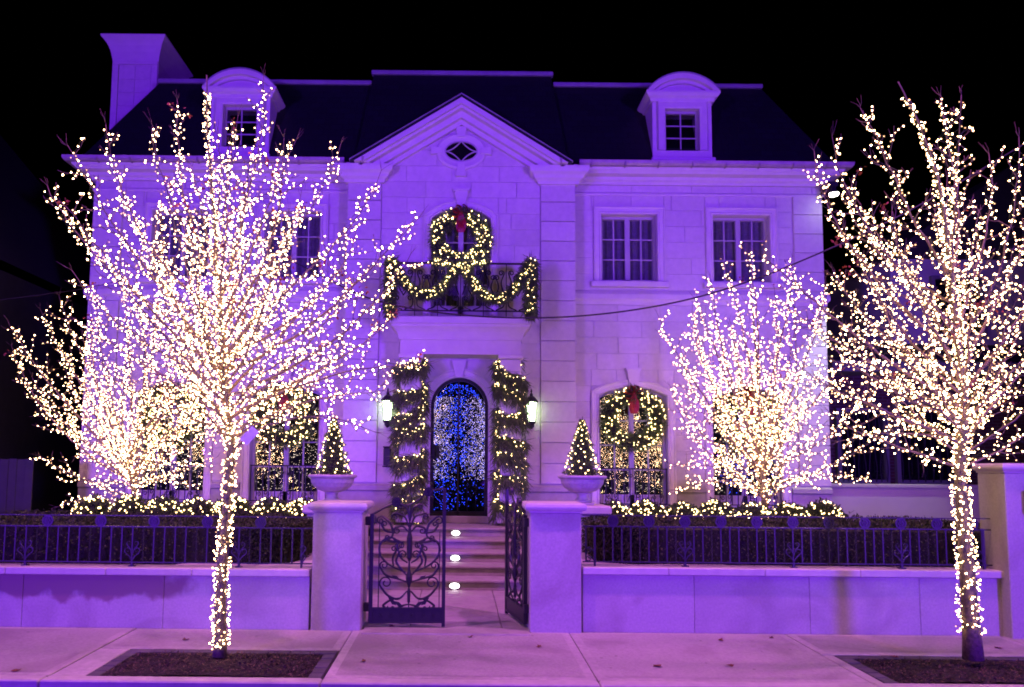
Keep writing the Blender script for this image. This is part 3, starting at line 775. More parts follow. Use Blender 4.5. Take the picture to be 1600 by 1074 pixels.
for k in range(6):
    c = RX0+(RX1-RX0)*(k+.5)/6
    for s_ in (-1, 1):
        for st in ([(c+s_*.02, RZ0+.09), (c+s_*.16, RZ0+.16), (c+s_*.18, RZ0+.30)], [(c+s_*.18, RZ0+.38), (c+s_*.12, RZ0+.6), (c+s_*.17, RZ0+.78)],
                   [(c, RZ0+.36), (c+s_*.07, RZ0+.52), (c+s_*.02, RZ0+.72)]):
            P = curl2(catmull([Vector(v) for v in st], 5), .052, 1.35, s_)
            MB().tube([(v.x, RY, v.y) for v in P], .0125, 5).build('scroll', M['ironlite'], rail)

# --- mansard roof
ZE, YE, ZT, YT = 8.13, 14.72, 10.52, 15.9
rf = MB()
rf.add([(-8.0,YE,ZE),(7.80,YE,ZE),(6.66,YT,ZT),(-6.82,YT,ZT),(-8.0,23.5,ZE),(7.80,23.5,ZE),(6.66,21.5,ZT),(-6.82,21.5,ZT)],
       [(0,1,2,3),(1,5,6,2),(5,4,7,6),(4,0,3,7),(3,2,6,7),(0,4,5,1)])
k_ = (YT-YE)/(ZT-ZE)
rf.add([(-2.22,YE-.14,ZE),(2.15,YE-.14,ZE),(1.95,YE-.14+k_*2.62,10.75),(-2.02,YE-.14+k_*2.62,10.75),(-2.22,20,ZE),(2.15,20,ZE),(1.95,20,10.75),(-2.02,20,10.75)],
       [(0,1,2,3),(1,5,6,2),(5,4,7,6),(4,0,3,7),(3,2,6,7),(0,4,5,1)])
roof = rf.build('roof', M['slate'], house)
for (a, b, y, z) in ((-6.86, -2.06, YT, ZT), (2.0, 6.70, YT, ZT), (-2.07, 2.0, YE-.14+k_*2.62, 10.75)):
    MB().bbox(a, b, y-.09, y+.06, z-.05, z+.045, .015).build('ridge_flashing', M['lead'], roof)
    n = int((b-a)/.27)
    for i in range(n):
        x = a+(i+.5)*(b-a)/n; MB().bbox(x-.05, x+.05, y+.0, y+.10, z+.05, z+.09, .01).build('ridge_cap', M['slate'], roof)
def dormer(c):
    d = part('dormer', house, (c, 15.1, 8.45))
    yf = 14.87; hw = .62; z0, z1 = 8.40, 9.62
    mb = MB(); mb.box(c-hw, c-.36, yf, 16.6, z0, z1); mb.box(c+.36, c+hw, yf, 16.6, z0, z1); mb.box(c-.36, c+.36, yf, 16.6, z0, z0+.17); mb.box(c-.36, c+.36, yf, 16.6, z1-.15, z1)
    mb.build('cheek', M['limeplain'], d)
    MB().sweepz([(c-.36, z0+.17), (c-.36, z1-.15), (c+.36, z1-.15), (c+.36, z0+.17)], [(.0, yf-.002), (0, yf-.035), (.04, yf-.05), (.13, yf-.05), (.15, yf-.065), (.17, yf-.03), (.17, yf)]).build('surround', M['limeplain'], d)
    MB().bbox(c-.66, c+.66, yf-.10, yf+.1, z0-.08, z0-.001, .012).build('sill', M['limeplain'], d)
    pr = [(0,z1),(.04,z1),(.06,z1+.06),(.11,z1+.09),(.15,z1+.14),(.15,z1+.19),(0,z1+.19)]
    MB().sweep([(c-hw, 16.4), (c-hw, yf), (c+hw, yf), (c+hw, 16.4)], pr).build('dormer_cornice', M['limeplain'], d)
    # curved pediment
    zb = z1+.195; W_ = hw+.12; ris = .36
    o = arch_pts(c-W_, c+W_, zb, ris, 20); i_ = arch_pts(c-W_+.12, c+W_-.12, zb+.0, ris-.11, 20); i2 = arch_pts(c-W_+.2, c+W_-.2, zb, ris-.18, 20)
    for (A, B, y) in ((o, i_, yf-.16), (i_, i2, yf-.08)):
        mb = MB()
        for k in range(20): mb.prism([B[k], B[k+1], A[k+1], A[k]], y, 16.4 if y < yf-.1 else yf+.1)
        mb.build('arched_pediment', M['limeplain'], d)
    mb = MB()
    for k in range(20): mb.prism([(i2[k][0], zb-.004), (i2[k+1][0], zb-.004), i2[k+1], i2[k]], yf-.02, yf+.1)
    mb.build('tympanum', M['limeplain'], d)
    mb = MB(); oo = arch_pts(c-W_-.02, c+W_+.02, zb+.0, ris+.03, 20)
    for k in range(20): mb.prism([o[k], o[k+1], oo[k+1], oo[k]], yf-.17, 17.2)
    mb.build('dormer_roof', M['lead'], d)
    yw_ = yf+.10
    MB().sweepz([(c-.36, z0+.17), (c-.36, z1-.15), (c+.36, z1-.15), (c+.36, z0+.17)], [(0, yw_), (0, yw_+.05), (-.05, yw_+.05), (-.05, yw_)], True).build('frame', M['frame'], d)
    MB().box(c-.012, c+.012, yw_+.005, yw_+.035, z0+.2, z1-.2).build('muntin', M['frame'], d)
    za, zb_ = z0+.22, z1-.2
    for r in range(1, 3):
        z = za+(zb_-za)*r/3; MB().box(c-.31, c+.31, yw_+.006, yw_+.034, z-.011, z+.011).build('muntin', M['frame'], d)
    for r in range(3):
        for s_ in (-1, 1):
            x0, x1 = (c-.31, c-.012) if s_ < 0 else (c+.012, c+.31)
            MB().box(x0, x1, yw_+.018, yw_+.023, za+(zb_-za)*r/3+.011, za+(zb_-za)*(r+1)/3-.011).build('pane', M['glass'], d)
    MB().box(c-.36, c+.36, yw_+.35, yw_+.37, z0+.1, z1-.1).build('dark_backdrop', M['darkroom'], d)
dormer(4.58); dormer(-4.68)
# --- chimney
ch = part('chimney', house, (-7.6, 16.3, 8))
cx0, cx1, cy0, cy1 = -8.12, -7.06, 16.30, 17.65
MB().box(cx0, cx1, cy0, cy1, 0, 11.26).build('chimney_shaft', M['lime'], ch)
MB().sweep([(cx0, cy1), (cx0, cy0), (cx1, cy0), (cx1, cy1), (cx0+.001, cy1)], [(-.02,11.20),(.0,11.22),(.012,11.30),(.04,11.44),(.085,11.57),(.15,11.67),(.21,11.73),(.21,11.77),(-.02,11.77)]).build('chimney_cap', M['limeplain'], ch)
for (a, b) in ((cx0+.012, cx0+.15), (cx1-.15, cx1-.012)):
    MB().box(a, b, cy0-.03, cy0-.001, 8.2, 11.14).build('chimney_pilaster', M['lime'], ch)
MB().box(cx0+.014, cx1-.014, cy0-.032, cy0-.001, 11.145, 11.23).build('chimney_band', M['limeplain'], ch)
for k in range(9):
    h = 2.85/9
    for i in range(2):
        a = cx0+.16+(cx1-cx0-.32)*i/2; b = a+(cx1-cx0-.32)/2
        MB().bbox(a+.003, b-.003, cy0-.012, cy0+.01, 8.26+k*h+.003, 8.26+(k+1)*h-.003, .003).build('stone_block', M['lime'], ch)

# --- entrance steps
st = tag(MB().box(-1.59, 1.59, 13.42, 14.43, .05, .80).build('entrance_steps', M['step']), 'broad stone steps rising from the gate to the front door', 'steps')
ys = [11.30, 11.74, 12.20, 12.72, 13.30]
for i, y in enumerate(ys):
    z = .07+.156*(i+1); y2 = 14.44 if i == 4 else ys[i+1]+.06
    MB().bbox(-1.60, 1.60, y+.02, y2, z-.156, z-.045, .004).build('riser', M['step'], st)
    MB().bbox(-1.62, 1.62, y-.02, y2-.002, z-.044, z, .012).build('tread', M['step'], st)
for sx in (-1, 1):
    w = tag(MB().bbox(sx*1.64 if sx > 0 else -2.06, 2.06 if sx > 0 else -1.64, 11.12, 14.4, .05, 1.02, .015).build('stair_cheek_wall', M['coping']),
            'low stone side wall along the %s of the entrance steps' % ('right' if sx > 0 else 'left'), 'wall')

# ================================================================== NEIGHBOURS
nb = thing('neighbour_house', 'dark brick house with pale upper storey behind the right street tree', 'house', (12, 17, 0))
MB().box(8.5, 20, 17, 25, 0, 4.35).build('brick_wall', M['brick'], nb)
MB().box(10.2, 20, 17.2, 25, 4.36, 7.0).build('upper_wall', M['stucco'], nb)
MB().bbox(8.3, 20.2, 16.3, 17.5, 4.16, 4.40, .02).build('eave', M['nframe'], nb)
MB().prism([(10.0, 7.0), (20.4, 7.0), (17, 9.2), (13, 9.2)], 16.9, 25).build('roof', M['roofdark'], nb)
MB().add([(8.2,16.2,4.41),(20.3,16.2,4.41),(20.3,17.3,5.0),(10.1,17.3,5.0)], [(0,1,2,3)]).build('porch_roof', M['roofdark'], nb)
for (xa, xb, z0, z1) in ((8.75, 9.75, 1.75, 3.3), (10.1, 11.5, 1.75, 3.5), (14.2, 15.3, 2.1, 3.6)):
    w = part('window', nb, (xa, 17, z0))
    MB().sweepz([(xa, z0), (xa, z1), (xb, z1), (xb, z0)], [(0, 16.9), (0, 17.02), (.09, 17.02), (.09, 16.9)], True).build('frame', M['nframe'], w)
    MB().box(xa, xb, 16.975, 16.985, z0, z1).build('pane', M['glass'], w)
    MB().box(xa, xb, 16.99, 16.995, z0, z1).build('dark_backdrop', M['darkroom'], w)
    MB().bbox(xa-.15, xb+.15, 16.8, 17.0, z0-.2, z0-.1, .01).build('sill', M['stucco'], w)
    n = 8
    for k in range(n+1):
        x = xa+(xb-xa)*k/n; P = [(x+.025*math.sin(t*9+k*PI), 16.86, z0-.05+(z1-z0+.1)*t) for t in [i/14 for i in range(15)]]
        MB().tube(P, .011, 4).build('grille_bar', M['iron'], w)
for (xa, xb) in ((11.2, 12.3), (13.6, 14.7)):
    w = part('window', nb, (xa, 17.2, 5)); MB().box(xa, xb, 17.15, 17.19, 5.2, 6.5).build('pane', M['glass'], w)
    MB().sweepz([(xa, 5.2), (xa, 6.5), (xb, 6.5), (xb, 5.2)], [(0, 17.1), (0, 17.2), (.08, 17.2), (.08, 17.1)], True).build('frame', M['nframe'], w)
    MB().box(xa, xb, 17.192, 17.197, 5.2, 6.5).build('dark_backdrop', M['darkroom'], w)
nwl = thing('boundary_wall', 'low beige rendered wall between the mansion and the brick neighbour', 'wall', (9.5, 15.2, 0))
MB().box(7.40, 16, 15.2, 15.45, 0, 1.60).build('wall_face', M['beige'], nwl)
MB().bbox(7.40, 16, 15.15, 15.5, 1.601, 1.675, .012).build('coping', M['beige'], nwl)
struct(MB().box(7.62, 22, 8.9, 17, -.1, .02).build('side_yard', M['concrete']))
nl = thing('dark_house', 'unlit dark house at the far left edge', 'house', (-12, 14, 0))
MB().box(-20, -10.2, 14, 24, 0, 6.2).build('wall', M['darksiding'], nl)
MB().add([(-20.5,13.6,6.2),(-9.7,13.6,6.2),(-14,17,12),(-20.5,17,12),(-9.7,24,6.2),(-14,21,12)], [(0,1,2,3),(1,4,5,2)]).build('roof', M['darksiding'], nl)
w = part('window', nl, (-11.5, 14, 2))
for (xa, xb) in ((-11.95, -11.35),):
    MB().sweepz([(xa, 1.9), (xa, 3.5), (xb, 3.5), (xb, 1.9)], [(0, 13.9), (0, 14.02), (.12, 14.02), (.12, 13.9)], True).build('frame', M['frame'], w)
    MB().box(xa, xb, 13.96, 13.97, 1.9, 3.5).build('pane', M['glass'], w)
    MB().box(xa, xb, 13.985, 13.99, 1.9, 3.5).build('dark_backdrop', M['curtain'], w)
df = thing('board_fence', 'dark board fence between the left house and the mansion', 'fence', (-9.3, 13.4, 0))
for k in range(16):
    x = -10.15+k*.15
    if x > -7.9: break
    MB().box(x+.004, x+.146, 13.4+.006*(k % 3), 13.43+.006*(k % 3), 0, 2.0+.01*(k % 2)).build('board', M['darksiding'], df)
MB().box(-10.15, -7.85, 13.46, 13.52, 1.5, 1.6).build('rail', M['darksiding'], df)

# ================================================================== GARDEN WALLS, PIERS, FENCES
def garden_wall(x0, x1, zc, cuts, label):
    w = thing('garden_wall', label, 'wall', ((x0+x1)/2, YW, 0))
    MB().box(x0, x1, YW+.02, YW+.24, 0, zc-.08).build('wall_core', M['joint'], w)
    c = [x0]+cuts+[x1]
    for a, b in zip(c[:-1], c[1:]):
        MB().bbox(a+.002, b-.002, YW, YW+.03, .03, zc-.088, .003).build('wall_panel', M['granitestain' if x0 < 0 else 'granite'], w)
    x = x0; rr_ = random.Random(int(x0*10)); 
    while x < x1-.05:
        x2 = min(x+rr_.uniform(.95, 1.15), x1)
        if x1-x2 < .3: x2 = x1
        MB().bbox(x+.0015, x2-.0015, YW-.05, YW+.28, zc-.08, zc, .008).build('coping_stone', M['coping'], w); x = x2
    return w
ZCL, ZCR = .735, .79
garden_wall(-9.5, -1.70, ZCL, [-8, -6.2, -4.95, -3.35], 'low stone garden wall left of the gate with a dark damp stain')
garden_wall(1.40, 6.17, ZCR, [2.67, 3.98, 5.23], 'low stone garden wall right of the gate, behind the right street tree')
def pier(x0, x1, y0, y1, h, label, capo=.05, capt=.11):
    p = thing('gate_pier', label, 'pillar', ((x0+x1)/2, (y0+y1)/2, 0))
    MB().bbox(x0, x1, y0, y1, .0, h, .008).build('shaft', M['granite'], p)
    n = 10; prof = [(-.05, h+.001), (capo*.2, h+.001), (capo*.3, h+.02), (capo*.9, h+.03), (capo*1.15, h+.05), (capo*1.2, h+capt*.6), (capo*1.05, h+capt*.85), (capo*.6, h+capt), (-.05, h+capt)]
    mb = MB(); mb.sweep([(x0, y1), (x0, y0), (x1, y0), (x1, y1), (x0+.001, y1)], prof); mb.box(x0+.002, x1-.002, y0+.002, y1-.002, h+.002, h+capt-.001); mb.build('cap', M['coping'], p)
    return p
pl_ = pier(-1.67, -1.11, 8.46, 9.02, 1.385, 'square stone gate pier left of the iron gate')
pr_ = pier(.80, 1.38, 8.44, 9.02, 1.40, 'square stone gate pier right of the iron gate')
ep = pier(6.16, 7.25, 8.36, 8.80, 1.90, 'taller stone end pier at the right edge beside the street tree')
ml = thing('wall_lantern_box', 'small dark metal box lantern on the end pier at right edge', 'lantern', (6.45, 8.3, 1.55))
MB().bbox(6.36, 6.54, 8.28, 8.355, 1.44, 1.70, .01).build('back_plate', M['iron'], ml)
MB().bbox(6.39, 6.51, 8.20, 8.279, 1.47, 1.66, .012).build('box', M['iron'], ml)

def fence(x0, x1, zc, nstart, label, posts, ends, pitch, every):
    f = thing('iron_fence', label, 'fence', ((x0+x1)/2, YW+.1, zc))
    y = YW+.1; zt, zm, zb = zc+.585, zc+.46, zc+.055
    MB().box(x0, x1, y-.011, y+.011, zt-.010, zt).build('top_rail', M['iron'], f)
    MB().box(x0, x1, y-.013, y+.013, zm-.014, zm).build('middle_rail', M['iron'], f)
    MB().box(x0, x1, y-.011, y+.011, zb-.012, zb).build('bottom_rail', M['iron'], f)
    ros = MB().disc((0, 0, 0), .055, .02, 18)
    ros.sweepz([(.055*math.cos(2*PI*k/18), .055*math.sin(2*PI*k/18)) for k in range(18)], [(-.01, -.018), (.006, -.018), (.006, .0), (-.01, .0)], True)
    for k in range(6):
        a = k*PI/3; ros.disc((.028*math.cos(a), -.012, .028*math.sin(a)), .013, .02, 8)
    ros.disc((0, -.014, 0), .012, .02, 8)
    rme = ros.mesh('rosette', M['iron'])
    bar = MB().box(-.0075, .0075, -.0075, .0075, zb, zm-.014).mesh('bar', M['iron'])
    tw = MB()
    n = 34
    P = []
    for i in range(n+1):
        z = zb+(zm-.014-zb)*i/n; a = i*.42
        for k in range(4): P.append((.0095*math.cos(a+k*PI/2), .0095*math.sin(a+k*PI/2), z))
    tw.add(P, [(i*4+k, i*4+(k+1) % 4, i*4+4+(k+1) % 4, i*4+4+k) for i in range(n) for k in range(4)])
    twm = tw.mesh('twisted_bar', M['iron'])
    i = 0; x = nstart
    while x < x1-.03:
        if x > x0+.02:
            me = twm if i % every == every-2 else bar
            o = link('bar', me, f); o.location = (x, y, 0)
            if i % every == every-1:
                o = link('rosette', rme, f); o.location = (x, y, (zt-.010+zm)/2)
        x += pitch; i += 1
    for px in posts:
        MB().box(px-.013, px+.013, y-.013, y+.013, zc-.02, zb-.012).build('foot', M['iron'], f)
        MB().box(px-.035, px+.035, y-.03, y+.03, zc-.001, zc+.012).build('foot_plate', M['iron'], f)
        for s_ in (-1, 1):
            for st_, r_, t_, sd in (([(px, zb+.01), (px+s_*.03, zb+.06), (px+s_*.075, zb+.10)], .035, 1.1, s_), ([(px, zb+.08), (px+s_*.02, zb+.14), (px+s_*.06, zb+.19)], .026, 1.2, s_)):
                P = curl2(catmull([Vector(v) for v in st_], 4), r_, t_, sd)
                MB().tube([(v.x, y-.012, v.y) for v in P], .007, 4).build('scroll', M['iron'], f)
    for ex in ends:
        MB().box(ex-.012, ex+.012, y-.012, y+.012, zc, zm).build('end_post', M['iron'], f)
        for zc_ in (zc+.1, zc+.2):
            P = curl2([(ex, zc_-.05), (ex+.04*(-1 if ex > 0 else 1), zc_)], .035, 1.3, 1)
            MB().tube([(v.x, y-.012, v.y) for v in P], .007, 4).build('scroll', M['iron'], f)
    return f
fence(-9.4, -1.70, ZCL, -9.557, 'black iron railing on the left garden wall', [-5.0, -3.77, -2.54, -6.23], [-1.82], .123, 5)
fence(1.42, 6.14, ZCR, 1.458, 'black iron railing on the right garden wall', [2.602, 3.85, 5.098], [1.56, 6.05], .104, 4)

# ------------------------------------------------------------------ gates
def gate(label, hinge, ang, flip):
    L_ = .88; g = bpy.data.objects.new('iron_gate', None); COL.objects.link(g); tag(g, label, 'gate')
    def put(mb, name):
        me = mb.mesh(name, M['iron']); o = bpy.data.objects.new(name, me); COL.objects.link(o); o.parent = g; return o
    z0 = .06
    put(MB().box(0, .045, -.022, .022, z0, 1.30), 'hinge_stile'); put(MB().box(L_-.04, L_, -.02, .02, z0-.04, 1.60), 'lock_stile')
    put(MB().box(.045, L_-.04, -.012, .012, z0+.02, z0+.155), 'kick_plate')
    put(MB().box(.045, L_-.04, -.02, .02, z0+.155, z0+.175), 'bottom_rail'); put(MB().box(.045, L_-.04, -.02, .02, z0, z0+.02), 'bottom_rail')
    put(MB().box(.105, .117, -.01, .01, z0+.175, 1.24), 'inner_bar'); put(MB().box(L_-.075, L_-.065, -.01, .01, z0+.175, 1.1), 'inner_bar')
    for k in range(6):
        x = .14+k*.12
        m_ = MB()
        for a in range(4): m_.disc((x+.014*math.cos(a*PI/2), -.016, z0+.088+.014*math.sin(a*PI/2)), .009, .012, 8)
        put(m_, 'quatrefoil')
    put(MB().tube([(v.x, 0, v.y) for v in catmull([Vector(p) for p in ((.02, 1.29), (.16, 1.37), (.30, 1.44))], 5)], .014, 6), 'top_rail')
    put(MB().tube([(v.x, 0, v.y) for v in catmull([Vector(p) for p in ((.30, 1.44), (.42, 1.40), (.55, 1.46), (.66, 1.56), (.86, 1.60))], 6)], .012, 6), 'top_rail')
    for (x, z) in ((.30, 1.44), (.67, 1.56)):
        m_ = MB().disc((x, 0, z), .055, .03, 16)
        for k in range(6): m_.disc((x+.03*math.cos(k*PI/3), -.02, z+.03*math.sin(k*PI/3)), .014, .02, 8)
        put(m_, 'rosette')
    c = L_/2+.02
    put(MB().tube([(c, 0, z0+.17), (c, 0, .45), (c, 0, 1.40)], [.007, .010, .006], 6), 'centre_stem')
    put(MB().lathe([(.008, .28), (.018, .30), (.020, .42), (.010, .46), (.034, .53), (.040, .58), (.022, .64), (.014, .68), (.010, .76), (.03, .80), (.033, .88), (.034, 1.03), (.022, 1.08), (.014, 1.16), (.006, 1.2)], (c, 0, 0), 10), 'baluster')
    strokes = [([(.0, .27), (.08, .25), (.16, .20)], .03, 1.0, 1), ([(.02, .42), (.12, .33), (.24, .37), (.32, .46)], .075, 1.35, 1), ([(.10, .34), (.2, .32), (.29, .26), (.27, .23)], .02, .6, -1),
               ([(.02, .52), (.14, .56), (.27, .60), (.33, .68)], .05, 1.3, 1), ([(.03, .60), (.10, .68), (.15, .76), (.12, .85)], .045, 1.25, 1),
               ([(.04, .63), (.22, .71), (.33, .82), (.34, .95), (.24, 1.03), (.12, .99)], .05, 1.1, 1), ([(.02, .74), (.10, .80), (.14, .92)], .045, 1.2, 1),
               ([(.06, .98), (.18, .98), (.26, 1.0)], .03, 1.0, 1), ([(.30, .98), (.20, 1.05), (.22, 1.18), (.30, 1.26)], .05, 1.25, -1),
               ([(.02, 1.10), (.08, 1.16), (.15, 1.15)], .04, 1.2, -1), ([(.01, 1.15), (.06, 1.27), (.16, 1.31)], .04, 1.2, -1),
               ([(.0, 1.20), (.03, 1.36), (.1, 1.41)], .03, 1.1, -1), ([(.16, 1.08), (.27, 1.10), (.32, 1.16)], .035, 1.2, 1), ([(.18, .70), (.19, .80), (.15, .88)], .035, 1.2, -1)]
    for P0, r_, t_, sd in strokes:
        for s_ in (-1, 1):
            P = curl2(catmull([Vector((c+s_*a, b)) for a, b in P0], 5), r_, t_, sd*s_, 20)
            n = len(P); rad = [.0085+.006*math.sin(PI*min(1, i/(n*.55))) if i < n*.55 else .0085 for i in range(n)]
            put(MB().tube([(min(max(v.x, .05), L_-.045), 0, v.y) for v in P], rad, 5), 'scroll')
    for s_ in (-1, 1):
        for (a, b, da, db) in ((.06, .24, .12, .07), (.14, .26, .1, .09), (.1, .55, .1, .05), (.13, .97, .08, .07)):
            m_ = MB(); m_.prism([(c+s_*a, b), (c+s_*(a+da*.5), b+db*.1), (c+s_*(a+da), b+db), (c+s_*(a+da*.4), b+db*.75)], -.006, .006); put(m_, 'iron_leaf')
    for z in (.24, 1.22): put(MB().bbox(-.055, .012, -.03, .03, z-.05, z+.05, .008), 'hinge')
    g.location = hinge; g.rotation_euler = (0, 0, ang)
    return g
gate('ornate wrought iron gate leaf standing closed beside the left pier', (-1.04, 8.62, .06), R(2), 0)
gate('ornate wrought iron gate leaf swung open against the right pier', (.765, 8.62, .06), R(101), 0)

# ------------------------------------------------------------------ pedestals, urns, topiaries
def topiary_set(x, side, zb):
    y = 10.78
    p = thing('urn_pedestal', 'stone pedestal under the urn %s of the steps' % side, 'pedestal', (x, y, 0))
    MB().bbox(x-.30, x+.30, y-.30, y+.30, .05, zb-.13, .01).build('shaft', M['coping'], p)
    MB().bbox(x-.36, x+.36, y-.36, y+.36, zb-.129, zb, .025).build('cap', M['coping'], p)
    u = thing('stone_urn', 'shallow fluted cast stone urn %s of the steps' % side, 'urn', (x, y, zb))
    MB().bbox(x-.15, x+.15, y-.15, y+.15, zb+.001, zb+.035, .008).build('base', M['urn'], u)
    MB().lathe([(.13, .036), (.14, .05), (.10, .075), (.075, .11), (.08, .15), (.11, .17)], (x, y, zb), 28).build('foot', M['urn'], u, smooth=True)
    MB().lathe([(.10, .171), (.19, .20), (.26, .25), (.30, .31), (.315, .37)], (x, y, zb), 64, flute=.03, fz=(.18, .36)).build('bowl', M['urn'], u, smooth=False)
    MB().lathe([(.315, .371), (.345, .385), (.355, .40), (.355, .415), (.335, .425), (.30, .42), (.28, .39), (.05, .385)], (x, y, zb), 40).build('rim', M['urn'], u, smooth=True)
    t = thing('topiary_tree', 'small cone evergreen strung with lights in the urn %s of the steps' % side, 'shrub', (x, y, zb+.4))
    rnd = random.Random(21 if side == 'left' else 22); mb = MB(); z0 = zb+.43; H_ = .80
    for i in range(5200):
        h = rnd.random()**1.35; r_ = .238*(1-h)**.85+.012; r_ *= (.9+.22*math.sin(h*38))*rnd.uniform(.45, 1.06); a = rnd.uniform(0, 2*PI)
        p_ = Vector((x+r_*math.cos(a), y+r_*math.sin(a), z0+h*H_)); d = (Vector((math.cos(a), math.sin(a), rnd.uniform(-.1, .9))) + rdir(rnd)*.5).normalized()
        leafquad(mb, p_, d, d.cross(rdir(rnd)).normalized(), rnd.uniform(.025, .055), rnd.uniform(.004, .008))
    stuff(mb.build('foliage', M['fir'], t, fix=False))
    MB().lathe([(.17, .0), (.13, .25), (.07, .55), (.015, .76)], (x, y, z0), 14).build('inner_growth', M['hedgecore'], t)
    MB().tube([(x, y, zb+.386), (x, y, z0+.7), (x+.01, y, z0+H_+.06)], [.03, .012, .004], 6).build('stem', M['bark'], t)
    MB().lathe([(.275, .39), (.15, .41), (.02, .415)], (x, y, zb), 20).build('potting_soil', M['soil'], u)
    l = thing('string_lights', 'warm fairy lights on the topiary %s of the steps' % side, 'string lights', (x, y, z0), 'lights on the topiaries')
    pts = []
    for i in range(92):
        h = (i+.5)/92; a = i*2.399+rnd.uniform(-.3, .3); hh = h**1.25; r_ = (.238*(1-hh)**.85+.02)*rnd.uniform(.92, 1.08)
        pts.append((x+r_*math.cos(a), y+r_*math.sin(a), z0+.02+hh*H_*.97))
    bulbs(pts, .0105, M['bulbw'], l, 5)
    MB().tube(catmull([Vector(q) for q in sorted(pts, key=lambda q: q[2])[::3]], 3), .002, 3).build('wire', M['wire'], l)
topiary_set(-1.86, 'left', 1.37); topiary_set(1.78, 'right', 1.39)

# ------------------------------------------------------------------ hedges and shrubs
def leafy_box(name, x0, x1, y0, y1, z0, z1, n, seed, rnd_end, label):
    rnd = random.Random(seed); h = thing(name, label, 'hedge', ((x0+x1)/2, (y0+y1)/2, z0))
    rad = .55
    def inside(x, y):
        # round off the corners that face the gate
        ex = x1 if rnd_end < 0 else x0
        dx = abs(x-ex)
        if dx < rad:
            for ye in (y0, ):
                dy = abs(y-ye)
                if dy < rad and (rad-dx)**2+(rad-dy)**2 > rad*rad: return False
        return True
    pl = []
    ex = x1 if rnd_end < 0 else x0
    arc = [(ex-(-rnd_end)*0 + (rnd_end*rad if rnd_end > 0 else -rad) - rnd_end*rad*math.cos(a), y0+rad-rad*math.sin(a)) for a in [k*PI/2/8 for k in range(9)]]
    if rnd_end > 0: poly = [(x1, y0), (x1, y1), (x0, y1)] + arc
    else: poly = [(x0, y1), (x0, y0)] + arc[::-1] + [(x1, y1)]
    cxm = sum(p[0] for p in poly)/len(poly); cym = sum(p[1] for p in poly)/len(poly)
    core = [(p[0]+(.05 if p[0] < cxm else -.05), p[1]+(.05 if p[1] < cym else -.05)) for p in poly]
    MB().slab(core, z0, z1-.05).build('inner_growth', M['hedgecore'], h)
    mb = MB(); top = int(n*.62)
    i = 0
    while i < n:
        if i < top:
            x, y = rnd.uniform(x0, x1), rnd.uniform(y0, y1)
            if not inside(x, y): continue
            bumpz = .025*math.sin(x*4.1+y*3)+.02*math.sin(x*9.7+1.3*y)+(.05*rnd.random() if rnd.random() < .04 else 0)
            p_ = Vector((x, y, z1-rnd.uniform(0, .05)+bumpz)); nrm = Vector((0, 0, 1))
        else:
            t = rnd.random()
            k = rnd.randrange(len(poly)); a, b = Vector(poly[k]), Vector(poly[(k+1) % len(poly)])
            if (b-a).length < rnd.uniform(0, x1-x0): 
                if rnd.random() > .25: continue
            q = a.lerp(b, t)
            if q.y > y1-.02: continue
            e = (b-a).normalized(); nn = Vector((e.y, -e.x, 0)); 
            if (q.x-cxm)*nn.x+(q.y-cym)*nn.y < 0: nn = -nn
            p_ = Vector((q.x, q.y, rnd.uniform(z0, z1))) - nn*rnd.uniform(-.01, .05); nrm = nn
        d = (nrm*.9+rdir(rnd)).normalized(); w = d.cross(rdir(rnd)).normalized()
        leafquad(mb, p_, d, w, rnd.uniform(.022, .04), rnd.uniform(.008, .014)); i += 1
    stuff(mb.build('foliage', M['hedge'], h, fix=False))
leafy_box('clipped_hedge', -9.0, -2.02, 9.05, 11.2, .70, 1.19, 30000, 31, -1, 'dark clipped box hedge behind the left iron railing')
leafy_box('clipped_hedge', 1.72, 7.0, 9.05, 11.2, .74, 1.22, 26000, 32, 1, 'dark clipped box hedge behind the right iron railing')
def shrub_mesh(seed):
    rnd = random.Random(seed); mb = MB()
    for i in range(2600):
        d = rdir(rnd); 
        if d.z < -.3: continue
        p_ = Vector((d.x*.30, d.y*.30, d.z*.26))*rnd.uniform(.72, 1.04)*(1+.12*math.sin(d.x*9+seed)*math.sin(d.z*8))
        dd = (d+rdir(rnd)*.8).normalized(); leafquad(mb, p_, dd, dd.cross(rdir(rnd)).normalized(), rnd.uniform(.03, .055), rnd.uniform(.009, .016))
    return mb.mesh('foliage', M['hedge'], fix=False)
SHM = [shrub_mesh(s) for s in (1, 2, 3)]
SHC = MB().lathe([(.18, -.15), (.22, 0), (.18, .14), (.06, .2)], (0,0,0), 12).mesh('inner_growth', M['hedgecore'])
ords = ['nearest', 'second', 'third', 'fourth', 'fifth', 'sixth', 'seventh']
